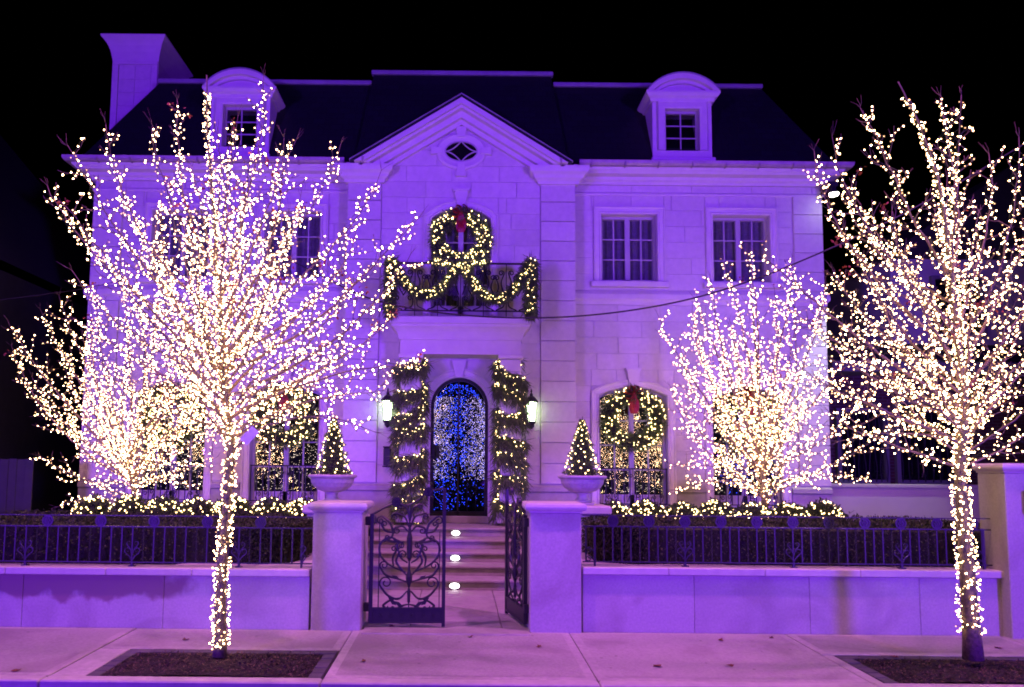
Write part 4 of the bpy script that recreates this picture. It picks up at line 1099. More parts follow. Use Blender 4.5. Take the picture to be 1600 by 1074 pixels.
for side in (-1, 1):
    rnd = random.Random(40+side); allp = []
    sn = 'left' if side < 0 else 'right'
    for k in range(7):
        x = side*(2.42+k*.555)+(-.05 if side < 0 else .0)+rnd.uniform(-.03, .03); y = 11.75+rnd.uniform(-.05, .05); z = 1.14+rnd.uniform(-.02, .03)
        s = thing('box_shrub', '%s round box shrub from the steps in the lit row on the %s' % (ords[k], sn), 'shrub', (x, y, z), 'lit shrubs in front of the %s wing' % sn)
        for nm, me in (('foliage', SHM[k % 3]), ('inner_growth', SHC)):
            o = bpy.data.objects.new(nm, me); COL.objects.link(o); o.parent = s
            if nm == 'foliage': stuff(o)
        MB().tube([(x, y, .68), (x, y, z)], .03, 6).build('stem', M['bark'], s)
        s.rotation_euler = (0, 0, rnd.uniform(0, 6)); 
        for j in range(44):
            d = rdir(rnd)
            if d.z < -.1: d.z = -d.z
            if d.y > .35: d.y = -d.y
            allp.append((x+d.x*.31, y+d.y*.31, z+d.z*.275))
    l = thing('net_lights', 'warm net lights over the shrub row on the %s of the steps' % sn, 'string lights', (side*4, 11.7, 1.2))
    bulbs(allp, .0115, M['bulbw'], l, 9+side)
    MB().tube([Vector((side*(2.3+i*.2), 11.5+.06*math.sin(i*1.3), 1.25+.08*math.sin(i*1.7))) for i in range(20)], .003, 3).build('wire', M['wire'], l)

# ------------------------------------------------------------------ wreaths, garlands, lanterns
def needle_ring(R_, r_, n, seed, name='foliage'):
    rnd = random.Random(seed); mb = MB()
    for i in range(n):
        a = rnd.uniform(0, 2*PI); b = rnd.uniform(0, 2*PI); q = r_*rnd.uniform(.2, .95)*(1+.12*math.sin(a*11+seed))
        er = Vector((math.cos(a), 0, math.sin(a))); p_ = er*(R_+q*math.cos(b)) + Vector((0, -abs(q*math.sin(b))*.9, 0))
        tang = Vector((-math.sin(a), 0, math.cos(a)))
        d = (er*math.cos(b)+Vector((0, -abs(math.sin(b)), 0))+tang*rnd.uniform(.2, 1.1)+rdir(rnd)*.5).normalized()
        leafquad(mb, p_, d, d.cross(rdir(rnd)).normalized(), rnd.uniform(.05, .11), rnd.uniform(.004, .009))
    return mb.mesh(name, M['fir'], fix=False)
WM = needle_ring(.44, .165, 5200, 5)
WC = MB()
for i in range(28):
    for k in range(6):
        a, b = 2*PI*i/28, 2*PI*k/6; WC.v.append(((.44+.085*math.cos(b))*math.cos(a), -.05+.07*math.sin(b), (.44+.085*math.cos(b))*math.sin(a)))
for i in range(28):
    for k in range(6):
        WC.f.append((i*6+k, ((i+1) % 28)*6+k, ((i+1) % 28)*6+(k+1) % 6, i*6+(k+1) % 6))
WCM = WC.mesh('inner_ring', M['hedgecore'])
def ribbon_strip(mb, P, w, dirw):
    V = []; P = [Vector(p) for p in P]
    for i, p in enumerate(P):
        V += [p-dirw*(w/2), p+dirw*(w/2)]
    mb.add(V, [(2*i, 2*i+1, 2*i+3, 2*i+2) for i in range(len(P)-1)])
def bow(parent, c, s=1.0):
    c = Vector(c)
    for a in (25, 65, 115, 155, 200, 340):
        d = Vector((math.cos(R(a)), 0, math.sin(R(a)))); pr = Vector((-d.z, 0, d.x))*.3+Vector((0, 1, 0)); pr.normalize(); mb = MB()
        P = [c+Vector((0,-.09,0))+d*(.17*s*math.sin(PI*t))*1.0+Vector((0, -.06*s*math.sin(2*PI*t), 0))+Vector((-d.z, 0, d.x))*(.05*s*math.sin(2*PI*t)) for t in [k/12 for k in range(13)]]
        ribbon_strip(mb, P, .07*s, pr); o = mb.build('bow_loop', M['ribbon'], parent, smooth=True)
    MB().lathe([(.01,-.035),(.035,-.02),(.04,0),(.035,.02),(.01,.035)], c+Vector((0,-.11,0)), 10).build('bow_knot', M['ribbon'], parent, smooth=True)
    for s_ in (-1, 1):
        for q in (.35, 1.0):
            mb = MB(); P = [c+Vector((s_*.055*q*s*math.sin(t*2.6)+s_*.01, -.10-.012*math.sin(t*9+q*3), -.36*s*t)) for t in [k/10 for k in range(11)]]
            ribbon_strip(mb, P, .062*s, Vector((.95, -.3*s_, 0)).normalized()); mb.build('bow_tail', M['ribbon'], parent, smooth=True)
def wreath(x, y, z, sc, label, seed):
    t = thing('wreath', label, 'wreath', (x, y, z), 'lit wreaths on the windows')
    for nm, me in (('foliage', WM), ('inner_ring', WCM)):
        o = bpy.data.objects.new(nm, me); COL.objects.link(o); o.parent = t
        if nm == 'foliage': stuff(o)
        o.scale = (sc, sc, sc); o.rotation_euler = (0, seed*1.1, 0)
    bow(t, (x, y-.02, z+.46*sc), 1.0*sc)
    rnd = random.Random(seed); P = []
    for i in range(150):
        a = rnd.uniform(0, 2*PI); q = rnd.uniform(-.16, .16)
        if abs(a-PI/2) < .3 and rnd.random() < .7: continue
        P.append((x+(.44+q)*sc*math.cos(a), y-.12*sc*math.sqrt(max(0, 1-(q/.17)**2))-.025, z+(.44+q)*sc*math.sin(a)))
    l = bulbs(P, .0112, M['bulbw'], t, seed)
    return t
wreath(-.03, 14.36, 6.47, 1.07, 'lit evergreen wreath with red bow hung above the balcony', 3)
wreath(3.47, 14.80, 2.93, 1.09, 'lit wreath with red bow on the window just right of the door', 4)
wreath(5.80, 14.80, 2.93, 1.09, 'lit wreath on the far right window behind the garden tree', 6)
wreath(-3.55, 14.80, 2.93, 1.09, 'lit wreath with red bow on the window just left of the door', 7)
wreath(-5.86, 14.80, 2.93, 1.09, 'lit wreath on the far left window behind the garden tree', 8)

def garland(name, label, path, n, seed, r=.075, hang=.0, bulbn=80, br=.0108, spread=None, hanglen=(.06,.12), parent=None, drape=0.0):
    rnd = random.Random(seed); P = [Vector(p) for p in path]
    seg = [(P[i+1]-P[i]).length for i in range(len(P)-1)]; tot = sum(seg)
    def pt(s):
        s *= tot
        for i, L_ in enumerate(seg):
            if s <= L_ or i == len(seg)-1: return P[i].lerp(P[i+1], min(1, s/max(L_, 1e-6))), (P[i+1]-P[i]).normalized()
            s -= L_
    t = parent or thing(name, label, 'garland', tuple(P[0]))
    mb = MB()
    for i in range(n):
        p_, tg = pt(rnd.random()); o = rdir(rnd)*r*rnd.uniform(.2, 1); o.y = -abs(o.y)*.8
        if drape and rnd.random() < .5: p_ = p_-Vector((0, .02, drape*rnd.random()**1.5))
        d = (o.normalized()*.7+tg*rnd.uniform(-.2, .9)+Vector((0, 0, -hang))*rnd.uniform(.4, 1.6)+rdir(rnd)*.4).normalized()
        leafquad(mb, p_+o, d, d.cross(rdir(rnd)).normalized(), rnd.uniform(*hanglen), rnd.uniform(.004, .010))
    stuff(mb.build('foliage', M['cedar'], t, fix=False))
    MB().tube(P, r*.35, 6).build('core_rope', M['hedgecore'], t)
    bp = []
    for i in range(bulbn):
        p_, tg = pt((i+rnd.uniform(.1, .9))/bulbn); o = rdir(rnd)*r*.85; o.y = -abs(o.y)-.02
        if drape and rnd.random() < .4: o.z -= drape*.7*rnd.random()
        bp.append(p_+o)
    bulbs(bp, br, M['bulbw'], t, seed+1)
    return t
for side, (p, q) in ((-1, CXL), (1, CXR)):
    sn = 'left' if side < 0 else 'right'; path = []; turns = 7 if side < 0 else 7.4
    N = int(turns*12); cxm, cym = (p+q)/2, (CY0+CY1)/2; rg = random.Random(90+side); ph = [rg.uniform(-.045, .045)+.07*math.sin(i*.37+side) for i in range(N+1)]
    for i in range(N+1):
        an = side*2*PI*i/12+PI*.25; ca, sa = math.cos(an), math.sin(an); m_ = max(abs(ca), abs(sa))**.6
        z = 4.0-(4.0-1.05)*i/N+ph[i]-.05*max(0, -sa)
        path.append((cxm+ca/m_*((q-p)/2+.05), cym+sa/m_*((CY1-CY0)/2+.05), z))
    garland('column_garland', 'lit cedar garland spiralling down the %s porch column' % sn, path, 17000, 60+side, r=.085, hang=1.1, bulbn=380, br=.0102, hanglen=(.06, .26), drape=.24)
# balcony swags
def swag(x0, x1, z, dip, n=14): return [(x0+(x1-x0)*k/n, RY-.07, z-dip*(1-(2*k/n-1)**2)) for k in range(n+1)]
bg = garland('balcony_garland', 'lit evergreen swag draped along the balcony railing', swag(RX0+.02, -.06, 5.76, .60), 5200, 71, r=.09, hang=.5, bulbn=95, hanglen=(.06, .15))
garland('', '', swag(.02, RX1-.02, 5.74, .66), 5200, 72, r=.085, hang=.5, bulbn=90, hanglen=(.06, .15), parent=bg)
for x, sd in ((RX0-.02, 73), (RX1+.02, 74)):
    garland('', '', [(x, RY-.05, 5.86), (x+.01, RY-.06, 5.5), (x-.01, RY-.05, 5.0), (x, RY-.05, 4.82)], 4200, sd, r=.11, hang=.9, bulbn=46, hanglen=(.07, .20), parent=bg)
garland('', '', [(-.62, RY-.07, 5.80), (-.1, RY-.08, 5.72), (.5, RY-.07, 5.80)], 900, 75, r=.07, hang=.2, bulbn=40, parent=bg)

def lantern(x, side):
    y = 14.24; z = 2.98
    t = thing('wall_lantern', 'lit wall lantern beside the %s porch column' % side, 'lantern', (x, YB, z))
    MB().bbox(x-.06, x+.06, YB-.085, YB-.052, 2.72, 3.1, .01).build('back_plate', M['iron'], t)
    MB().tube([(v.x, v.y, v.z) for v in catmull([Vector((x, YB-.06, 2.85)), Vector((x, YB-.16, 2.72)), Vector((x, y, 2.70)), Vector((x, y, 2.77))], 6)], .012, 6).build('bracket_arm', M['iron'], t)
    n = 6
    def ring(r, zz): return [(x+r*math.cos(2*PI*k/n), y+r*math.sin(2*PI*k/n), zz) for k in range(n)]
    MB().lathe([(.062, 2.835), (.094, 3.20)], (x, y, 0), n).build('glass_body', M['lamp'], t)
    a, b = ring(.070, 2.83), ring(.104, 3.21)
    for k in range(n): MB().tube([a[k], b[k]], .011, 4).build('frame_bar', M['iron'], t)
    MB().lathe([(.125, 3.205), (.135, 3.22), (.12, 3.245), (.075, 3.30), (.035, 3.33), (.03, 3.37), (.012, 3.39), (.02, 3.42), (.004, 3.47)], (x, y, 0), 12).build('lantern_roof', M['iron'], t)
    MB().lathe([(.004, 2.68), (.022, 2.71), (.03, 2.75), (.08, 2.79), (.088, 2.828)], (x, y, 0), 12).build('lantern_base', M['iron'], t)
    for k in range(4):
        an = k*PI/2+PI/4; P = [(x+.07*math.cos(an), y+.07*math.sin(an), 2.80), (x+.07*math.cos(an), y+.07*math.sin(an), 2.74), (x+.02*math.cos(an), y+.02*math.sin(an), 2.69)]
        MB().tube(P, .006, 4).build('scroll', M['iron'], t)
lantern(-1.42, 'left'); lantern(1.37, 'right')
mbx = thing('mailbox', 'narrow dark mailbox on the wall left of the porch', 'mailbox', (-1.42, YB, 2.1))
MB().bbox(-1.50, -1.36, YB-.15, YB-.052, 1.96, 2.30, .012).build('box', M['iron'], mbx)
MB().bbox(-1.51, -1.35, YB-.165, YB-.052, 2.301, 2.33, .01).build('lid', M['iron'], mbx)
MB().bbox(-1.52, -1.34, YB-.13, YB-.052, 1.925, 1.955, .008).build('tray', M['iron'], mbx)
for k, (i, nm) in enumerate(((0, 'lowest'), (2, 'middle'), (4, 'topmost'))):
    z = .07+.156*(i+1)-.095; yy = ys[i]+.018
    t = thing('step_light', '%s of the three glowing step lights in the stair risers' % nm, 'light', (-.07, yy, z), 'step lights')
    el = [(-.07+0.072*math.cos(2*PI*j/20), z+.040*math.sin(2*PI*j/20)) for j in range(20)]
    MB().prism(el, yy-.012, yy-.002).build('lens', M['steplamp'], t)
    MB().sweepz([(-.07+.081*math.cos(2*PI*j/20), z+.048*math.sin(2*PI*j/20)) for j in range(20)], [(-.008, yy-.016), (.004, yy-.016), (.004, yy), (-.008, yy)], True).build('bezel', M['lead'], t)
fl = thing('security_light', 'small lit floodlight under the right end of the eave', 'light', (7.5, 14.6, 7.6))
MB().bbox(7.40, 7.62, 14.50, 14.84, 7.70, 7.80, .01).build('mount', M['iron'], fl)
MB().lathe([(.03, .14), (.045, .10), (.06, .03), (.105, .0)], (7.50, 14.46, 7.52), 14).build('lamp_hood', M['iron'], fl)
MB().lathe([(.095, -.004), (.08, -.035), (.03, -.055)], (7.50, 14.46, 7.52), 14).build('lens', M['floodlamp'], fl)
MB().tube([(7.50, 14.46, 7.64), (7.50, 14.56, 7.72)], .015, 6).build('neck', M['iron'], fl)

# glowing dots added behind the door glass to imitate reflected tree lights
rnd = random.Random(99)
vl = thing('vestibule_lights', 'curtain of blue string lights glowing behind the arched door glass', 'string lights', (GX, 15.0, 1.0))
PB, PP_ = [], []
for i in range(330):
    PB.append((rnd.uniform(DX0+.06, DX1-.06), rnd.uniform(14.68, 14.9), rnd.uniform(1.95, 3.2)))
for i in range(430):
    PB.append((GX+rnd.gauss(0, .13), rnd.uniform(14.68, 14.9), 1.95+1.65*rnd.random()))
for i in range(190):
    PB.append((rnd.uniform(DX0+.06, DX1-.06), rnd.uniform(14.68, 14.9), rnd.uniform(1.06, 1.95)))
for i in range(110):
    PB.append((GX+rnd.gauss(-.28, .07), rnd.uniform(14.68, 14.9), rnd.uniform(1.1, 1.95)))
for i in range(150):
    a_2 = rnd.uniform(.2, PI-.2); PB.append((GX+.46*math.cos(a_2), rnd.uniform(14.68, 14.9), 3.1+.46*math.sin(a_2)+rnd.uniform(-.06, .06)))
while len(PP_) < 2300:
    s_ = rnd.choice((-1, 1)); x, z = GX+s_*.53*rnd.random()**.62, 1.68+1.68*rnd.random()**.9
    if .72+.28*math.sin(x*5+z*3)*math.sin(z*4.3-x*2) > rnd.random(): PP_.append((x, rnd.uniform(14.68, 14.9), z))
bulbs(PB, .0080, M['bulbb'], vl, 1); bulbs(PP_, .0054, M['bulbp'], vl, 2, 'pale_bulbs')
for k in range(14):  # invented cords among the door's reflection dots
    x = DX0+.05+k*.083; MB().tube([(x, 14.80, 3.75), (x+.01, 14.80, 2.4), (x, 14.80, 1.03)], .002, 3).build('wire', M['wire'], vl)

cn = {0: 'right of the door', 1: 'at far right', 2: 'left of the door', 3: 'at far left'}
for k, (a, b) in enumerate(G_W+[mir(w) for w in G_W]):  # glowing dots added behind the panes stand in for reflected tree lights
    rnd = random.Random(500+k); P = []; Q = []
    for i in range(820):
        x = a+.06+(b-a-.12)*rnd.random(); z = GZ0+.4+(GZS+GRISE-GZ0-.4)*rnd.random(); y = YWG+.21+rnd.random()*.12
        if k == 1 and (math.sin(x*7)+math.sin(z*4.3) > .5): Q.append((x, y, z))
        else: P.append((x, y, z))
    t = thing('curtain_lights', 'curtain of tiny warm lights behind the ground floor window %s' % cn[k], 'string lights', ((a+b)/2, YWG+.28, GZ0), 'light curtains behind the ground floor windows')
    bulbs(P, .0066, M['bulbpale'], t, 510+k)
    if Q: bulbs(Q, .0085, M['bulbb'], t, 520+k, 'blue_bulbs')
    for j in range(12):  # invented cords among the window's reflection dots
        x = a+.1+(b-a-.2)*j/11; MB().tube([(x, YWG+.27, GZS+.05), (x+.01, YWG+.28, 2.4), (x, YWG+.27, GZ0+.3)], .0015, 3).build('wire', M['wire'], t)

# ================================================================== TREES
def trunk_pts(px, Y): return [at(x, y, Y) for x, y in px]
def tree(name, label, trunk_px, Y, trunk_r, tips, seed, bulb_r, lab_l, spacing, shoot_len, sub_n, leafn, base_z=None, trunk_wrap=True, dens=.19, droop=()):
    rnd = random.Random(seed)
    T = trunk_pts(trunk_px, Y)
    if base_z is not None: T[0].z = base_z
    tr = thing(name, label, 'tree', tuple(T[0]))
    TC = catmull(T, 5); n = len(TC); wob = [Vector((rnd.uniform(-1,1), rnd.uniform(-1,1), 0))*.006 for _ in TC]
    TC = [p+w for p, w in zip(TC, wob)]
    rad = []
    for i in range(n):
        t = i/(n-1); rad.append(max(.007, trunk_r*(1-t)**1.25 + .006)*(1.0 + .22*max(0, 1-i/2.5)))
    MB().tube(TC, rad, 9).build('trunk', M['bark'], tr, smooth=True)
    B = []; W = []                                # bulb points, wires
    def wrap(P, R_, step, upto=.93, frm=0.0, loose=.022):
        L_ = [0]
        for i in range(1, len(P)): L_.append(L_[-1]+(P[i]-P[i-1]).length)
        tot = L_[-1]; s = tot*frm+rnd.uniform(0, step); j = 0; ang = rnd.uniform(0, 6.28); w = []
        while s < tot*upto:
            while j < len(P)-2 and L_[j+1] < s: j += 1
            f = (s-L_[j])/max(L_[j+1]-L_[j], 1e-6); p = P[j].lerp(P[j+1], f); t = (P[j+1]-P[j]).normalized()
            u = t.orthogonal().normalized(); v = t.cross(u); r_ = (R_[j] if isinstance(R_, list) else R_)+loose*rnd.uniform(.4, 1.3)
            ang += rnd.uniform(1.2, 2.6); q = p+(u*math.cos(ang)+v*math.sin(ang))*r_
            B.append(q); w.append(q); s += step*rnd.uniform(.6, 1.4)
        if len(w) > 2: W.append(w)
    leaf = MB()
    def leafclump(p, k):
        for _ in range(k):
            d = rdir(rnd); d.z -= .4; d.normalize(); leafquad(leaf, p+rdir(rnd)*.05, d, d.cross(rdir(rnd)).normalized(), rnd.uniform(.03, .06), rnd.uniform(.010, .018))
    def nearest_trunk(py):
        best = 0; bd = 1e9
        for i, p in enumerate(TC):
            d = abs(p.z-at(trunk_px[0][0], py, Y).z)
            if d < bd: bd = d; best = i
        return best
    extra = []
    for k in range({101: 20, 202: 7}.get(seed, 8)):
        sy, tx, ty, dy = rnd.choice(tips); sy2, tx2, ty2, dy2 = rnd.choice(tips); f = rnd.uniform(.35, .65); q_ = rnd.uniform(.72, .95)
        mx_, my_ = tx+(tx2-tx)*f, ty+(ty2-ty)*f
        cx_ = trunk_px[len(trunk_px)//2][0]; extra.append(((sy+sy2)/2, cx_+(mx_-cx_)*q_, my_+(1-q_)*60, rnd.uniform(-1.2, 1.0)))
    for (sy, tx, ty, dy) in tips+extra:
        i0 = nearest_trunk(sy); S0 = TC[i0]; E0 = at(tx, ty, Y+dy); D = E0-S0; ln = D.length
        hz = Vector((D.x, D.y, 0)); out = hz.normalized() if hz.length > .01 else Vector((1, 0, 0))
        if D.z > hz.length*.35: c1 = S0+hz*.42+Vector((0, 0, D.z*.30)); c2 = S0+hz*.82+Vector((0, 0, D.z*.62))
        else: c1 = S0+hz*.28+Vector((0, 0, D.z*.28+ln*.17)); c2 = S0+hz*.68+Vector((0, 0, D.z*.65+ln*.15))
        c1 += rdir(rnd)*ln*.08; c2 += rdir(rnd)*ln*.08
        m = max(7, int(ln/.13)); P = bez(S0, c1, c2, E0, m)
        P = [P[0]]+[p+rdir(rnd)*.012 for p in P[1:-1]]+[P[-1]]
        r0 = min(rad[i0]*.6, .007+ln*.0046); rl = [max(.0032, r0*(1-k/m)**.85) for k in range(m+1)]
        mb = MB().tube(P, rl, 6)
        wrap(P, rl, spacing, .97, .03, .035)
        wrap(P, rl, spacing*1.1, .97, .06, .05)
        if ln > 1.0: wrap(P, rl, spacing*1.3, .85, .05, .065)
        # shoots
        ns = max(2, int(ln/dens)); az = rnd.uniform(0, 6.28)
        for k in range(ns):
            f = .16+.80*(k+rnd.uniform(.1, .9))/ns; j = min(m-1, int(f*m)); p = P[j].lerp(P[j+1], f*m-j) if j < m else P[m]
            tg = (P[min(j+1, m)]-P[max(j-1, 0)]).normalized(); u = tg.orthogonal().normalized(); v = tg.cross(u); az += 2.4+rnd.uniform(-.5, .5)
            side = u*math.cos(az)+v*math.sin(az); an = R(rnd.uniform(30, 74)); d = tg*math.cos(an)+side*math.sin(an); d.z += .10; d.normalize()
            sl = shoot_len*rnd.uniform(.55, 1.15)*(1-.55*f)*(0.6+.4*min(1, ln/2)); e = p+d*sl+Vector((0, 0, sl*.14))
            q = bez(p, p+d*sl*.35+rdir(rnd)*.02, p+d*sl*.7+rdir(rnd)*.03, e, 5); sr = max(.0035, rl[j]*.5)
            mb.tube(q, [max(.0022, sr*(1-i/5)**.8) for i in range(6)], 4)
            wrap(q, sr*.6, spacing*1.1, .95, .05, .02)
            for kk in range(sub_n):
                f2 = rnd.uniform(.3, .95); pp = q[min(4, int(f2*5))]; d2 = (d+rdir(rnd)*.9+Vector((0, 0, .25))).normalized(); s2 = sl*rnd.uniform(.22, .5)
                e2 = pp+d2*s2; q2 = [pp, pp+d2*s2*.5+rdir(rnd)*.012, e2]; mb.tube(q2, [.003, .0024, .0014], 3)
                if rnd.random() < .62: wrap(q2, .003, spacing*1.05, .95, .15, .015)
            if rnd.random() < leafn: leafclump(e, rnd.randint(3, 8))
        # bare tip twigs
        for k in range(3):
            d2 = ((P[-1]-P[-3]).normalized()+rdir(rnd)*.55).normalized(); mb.tube([P[-1], P[-1]+d2*.05+rdir(rnd)*.01, P[-1]+d2*rnd.uniform(.07, .17)], [.0024, .0018, .001], 3)
        mb.build('limb', M['twig'], tr, smooth=True, fix=False)
    if leaf.v: stuff(leaf.build('leaves', M['redleaf'], tr, fix=False))
    l = thing('string_lights', lab_l, 'string lights', tuple(T[0]+Vector((0, 0, .15))), 'light strings wrapped on the trees')
    if trunk_wrap:
        for kk in range(7): wrap(TC, rad, spacing*1.05, .97, .012 if seed == 101 else .04, .03)
        for kk in range(8): wrap(TC, rad, spacing*1.05, .42, .012 if seed == 101 else .04, .028)
    else:
        for kk in range(2): wrap(TC, rad, spacing*1.1, .97, 0, .03)
    rnd.shuffle(B); nb_ = len(B)
    bulbs(B[:int(nb_*.58)], bulb_r, M['bulb'], l, seed)
    bulbs(B[int(nb_*.58):int(nb_*.88)], bulb_r*.92, M['bulbmid'], l, seed+1, 'softer_bulbs')
    bulbs(B[int(nb_*.88):], bulb_r*.85, M['bulbdim'], l, seed+2, 'dim_bulbs')
    wm = MB()
    for w in W:
        wm.tube(w, .0022, 3, cap=False)
    wm.build('wire', M['wire'], l, fix=False)
    return tr, len(B)
cnt = []
cnt.append(tree('street_tree', 'bare street tree left of the gate wrapped entirely in white lights',
    [(343,1026),(347,900),(356,770),(360,690),(352,600),(345,500),(338,400),(331,300),(324,205),(324,118)], 7.25, .050,
    [(700,588,676,-.4),(690,612,612,.2),(660,664,572,-.5),(650,618,488,.4),(620,642,397,-.5),(590,655,340,.2),(570,556,360,.9),(560,596,266,-.3),(530,533,224,.4),(500,463,218,-.7),(480,412,118,.3),(460,398,226,-1.0),
     (430,277,156,.5),(450,238,196,-.4),(490,165,192,.3),(530,106,228,-.3),(560,74,290,.4),(590,102,322,-.8),(610,112,422,.3),(630,150,392,-1.0),(660,118,500,.6),(680,158,566,-.7),(695,196,640,.3),(690,262,640,-1.0),
     (600,470,306,1.2),(590,252,306,1.3),(600,432,420,-1.3),(600,300,410,-1.4),(660,505,556,-1.1),(650,205,470,1.3),(620,520,430,1.3),(680,430,600,1.0),(670,290,560,1.2),(540,372,180,-.2),(560,300,260,.0),(640,560,440,-.2),(640,240,400,-.2)],
    101, .0079, 'white light strings wrapped over the left street tree', .066, .46, 2, .10))
cnt.append(tree('street_tree', 'bare street tree at right edge, purple bark, wrapped in white lights',
    [(1520,1030),(1512,900),(1504,800),(1500,730),(1506,640),(1498,540),(1486,430),(1474,320),(1446,220),(1404,128)], 7.2, .070,
    [(725,1292,640,-.3),(735,1660,600,.2),(700,1262,590,.5),(715,1690,520,-.5),(660,1262,500,-.5),(650,1215,470,.4),(640,1180,392,-.3),(690,1240,560,-.6),(660,1300,420,.6),(560,1272,236,.2),(520,1300,214,-.5),(470,1322,300,.8),(430,1344,168,.3),
     (420,1470,150,.5),(430,1502,148,-.4),(520,1545,240,.2),(540,1592,214,-.4),(580,1640,262,.4),(620,1665,350,.1),(660,1680,430,-.6),(690,1600,470,.9),(600,1400,330,-1.1),(640,1360,430,1.2),(670,1340,540,-1.0),(690,1390,600,1.1),
     (640,1580,400,-1.1),(560,1480,280,1.0),(680,1450,560,-1.2),(680,1570,580,1.1),(710,1310,690,-.2),(560,1530,330,.5),(610,1320,370,.0)],
    202, .0079, 'white light strings wrapped over the right street tree', .066, .46, 2, .07))
cnt.append(tree('garden_tree', 'low spreading bare tree in front of the left wing covered in lights',
    [(212,808),(210,770),(204,730),(214,680),(224,610),(226,540),(216,470)], 12.2, .055,
    [(790,92,792,-.4),(780,62,712,-.2),(765,100,640,.4),(760,50,590,-.6),(750,18,540,.2),(740,12,500,-.4),(735,62,482,.5),(720,92,462,-.2),(700,128,520,.8),(715,150,455,-.7),(690,190,420,.3),(680,250,425,-.4),(690,300,440,.5),
     (710,342,486,-.2),(725,352,560,.6),(740,362,630,-.6),(765,338,715,.3),(770,290,640,-1.0),(750,270,540,1.0),(740,140,600,-1.1),(745,160,680,1.0),(720,240,500,-1.0),(760,300,760,-.6),(775,150,760,-.7),(730,200,560,-1.2),(735,310,590,-.9),(745,100,560,.9)],
    303, .0097, 'white light strings wrapped over the left garden tree', .084, .58, 2, .03, base_z=.7, trunk_wrap=False, dens=.19))
cnt.append(tree('garden_tree', 'upright bare tree in front of the right wing covered in lights',
    [(1196,806),(1194,770),(1190,720),(1186,660),(1184,590),(1178,510),(1172,440)], 12.2, .055,
    [(790,1052,766,-.5),(785,1052,730,-.3),(770,1060,640,.3),(755,1046,602,-.5),(745,1064,546,.3),(735,1026,488,-.2),(725,1082,478,.4),(700,1110,432,-.4),(690,1128,398,.3),(680,1166,386,-.3),(690,1238,402,.4),(710,1290,434,-.4),
     (725,1332,522,.3),(740,1352,604,-.5),(760,1362,690,.2),(785,1366,756,-.4),(740,1120,600,-1.0),(730,1240,500,-1.0),(720,1140,500,1.0),(730,1280,570,1.0),(750,1290,660,-.9),(745,1100,560,.9),(730,1210,450,.6),(770,1120,700,-.9),(775,1280,740,-.8),(735,1180,540,-1.2)],
    404, .0097, 'white light strings wrapped over the right garden tree', .084, .58, 2, .03, base_z=.74, trunk_wrap=False, dens=.19))
print('BULBS', [c[1] for c in cnt])
tg = tag(MB().box(-.045, .045, -.002, .002, -.085, .085).build('paper_tag', M['white']), 'white paper tag hanging on the left street tree trunk', 'tag')
tg.location = at(390, 681, 7.05); tg.rotation_euler = (0, R(40), R(12))

# ------------------------------------------------------------------ tree pits
chipm = [MB().add([(0,-.02*k,0),(.012,0,.004),(.03,.01*k,.002),(.008,.012,.0)], [(0,1,2,3)]).mesh('chip', M['chip'], fix=False) for k in (1, 2)]
for (x0, x1), lab in zip(PITS, ('mulched tree pit with grey paver border at the left street tree', 'mulched tree pit with grey paver border at the right street tree')):
    t = thing('tree_pit', lab, 'tree pit', ((x0+x1)/2, 7.2, 0)); rnd = random.Random(int(x0*7))
    ya, yb, bw = YC1+.0, 7.632, .125
    mb = MB(); nx, ny = 46, 20; V = []
    for j in range(ny+1):
        for i in range(nx+1):
            u, v = i/nx, j/ny; x = x0+bw+(x1-x0-2*bw)*u; y = ya+.02+(yb-bw-ya-.02)*v
            z = slope(y)-.012+.035*math.sin(PI*u)**.5*math.sin(PI*min(1, v*.9+.1))**.5+rnd.uniform(-.008, .01); V.append((x, y, z))
    mb.add(V, [(j*(nx+1)+i, j*(nx+1)+i+1, (j+1)*(nx+1)+i+1, (j+1)*(nx+1)+i) for j in range(ny) for i in range(nx)])
    mb.build('mulch_bed', M['mulch'], t)
    ck = MB()
    for i in range(4200):
        u, v = rnd.random(), rnd.random(); x = x0+bw+(x1-x0-2*bw)*u; y = ya+.03+(yb-bw-ya-.04)*v
        z = slope(y)-.012+.035*math.sin(PI*u)**.5*math.sin(PI*min(1, v*.9+.1))**.5+.006
        d = rdir(rnd); d.z *= .4; d.normalize(); leafquad(ck, Vector((x, y, z)), d, (d.cross(Vector((0, .3, 1)))).normalized(), rnd.uniform(.015, .045), rnd.uniform(.003, .008))
    stuff(ck.build('bark_chips', M['chip'], t, fix=False))
    def brick(xa, xb, y0, y1):
        dz = rnd.uniform(-.003, .003); z = slope((y0+y1)/2)
        MB().bbox(xa+.003, xb-.003, y0+.003, y1-.003, -.03, z+dz, .005).build('paver', M['paver'], t)
    n = int((x1-x0)/.215)
    for i in range(n): brick(x0+(x1-x0)*i/n, x0+(x1-x0)*(i+1)/n, yb-bw, yb)
    n = 5
    for i in range(n):
        for (a, b) in ((x0, x0+bw), (x1-bw, x1)): brick(a, b, ya+(yb-bw-ya)*i/n, ya+(yb-bw-ya)*(i+1)/n)

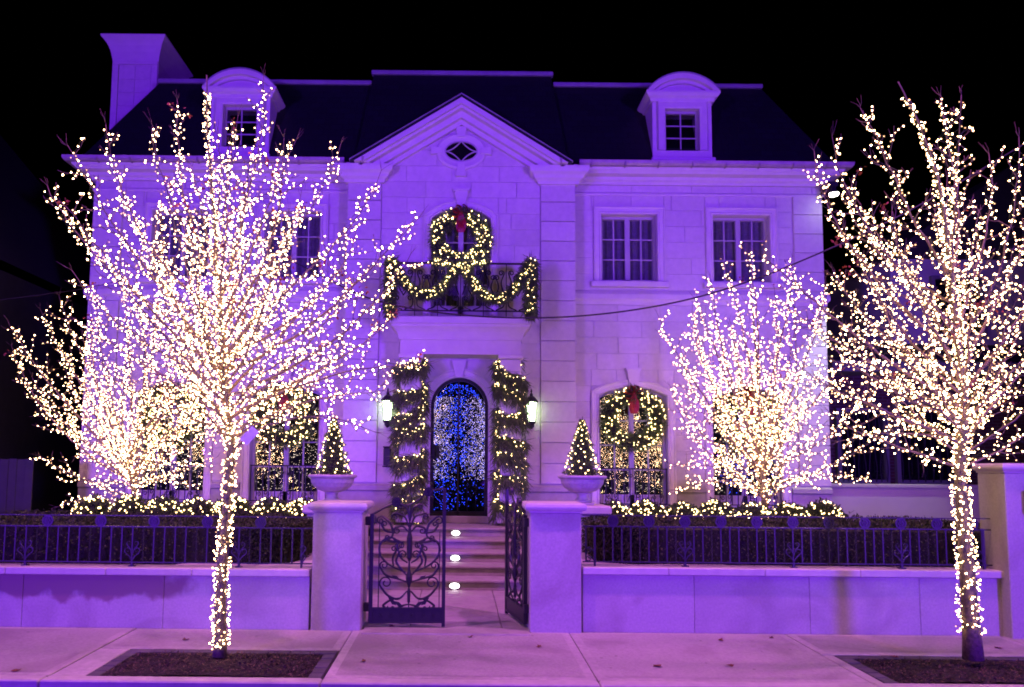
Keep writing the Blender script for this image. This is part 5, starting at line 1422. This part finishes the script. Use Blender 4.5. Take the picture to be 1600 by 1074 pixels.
# ------------------------------------------------------------------ fallen leaves
lv = []
rnd = random.Random(77)
spots = [(25,1048,'curled brown leaf on the pavement at far left'), (1127,1001,'brown leaf on the pavement below the right garden wall'), (1140,1041,'brown leaf in the middle of the right paving slab'), (1398,1027,'brown leaf near the right tree pit corner'),
         (842,1011,'small reddish leaf on the centre slab before the right pier'), (612,979,'red leaf lying at the foot of the closed gate'), (568,1034,'dark leaf on the left part of the centre slab'), (1205,997,'leaf by the right wall base near the slab joint'),
         (1028,1042,'tiny leaf on the slab right of centre'), (290,1000,'tiny leaf on the slab behind the left pit'), (1560,1013,'leaf on the pavement right of the right tree'), (1360,990,'leaf against the base of the right garden wall'), (735,996,'small leaf in front of the gate opening')]
for px, py, lb in spots:
    Yg = 7.5
    for _ in range(30):
        z = at(px, py, Yg).z; Yg += (z-slope(Yg)-.006)*2.2
    c = at(px, py, Yg); s = rnd.uniform(.035, .06)
    mb = MB(); N = 10; V = [(0, 0, .004)]
    for k in range(N):
        a = 2*PI*k/N; r_ = s*(1 if k % 2 == 0 else .6)*rnd.uniform(.8, 1.2); V.append((r_*math.cos(a), r_*.7*math.sin(a), rnd.uniform(.0, .022)))
    mb.add(V, [(0, 1+k, 1+(k+1) % N) for k in range(N)])
    o = tag(mb.build('fallen_leaf', M['dryleaf']), lb, 'leaf', 'fallen leaves'); o.location = (c.x, Yg, slope(Yg)+.004); o.rotation_euler = (0, 0, rnd.uniform(0, 6))

# ------------------------------------------------------------------ overhead cables
def cable(pts, Y, label, r):
    P = catmull([at(x, y, yy) for x, y, yy in pts], 8)
    tag(MB().tube(P, r, 5).build('overhead_cable', M['cable'], smooth=True), label, 'cable')
cable([(436,398,14.88),(500,430,12.4),(565,462,10.6),(640,482,10.1),(740,494,10),(840,497,10),(940,491,10),(1040,476,10),(1130,453,10),(1240,413,9.9),(1420,330,9.8),(1660,190,9.7)], 10, 'thick black overhead cable sagging across the facade', .012)
cable([(-40,474,11.5),(70,460,11.6),(137,450,12),(232,428,13)], 12, 'thin black cable at the left edge running to the mansion', .004)
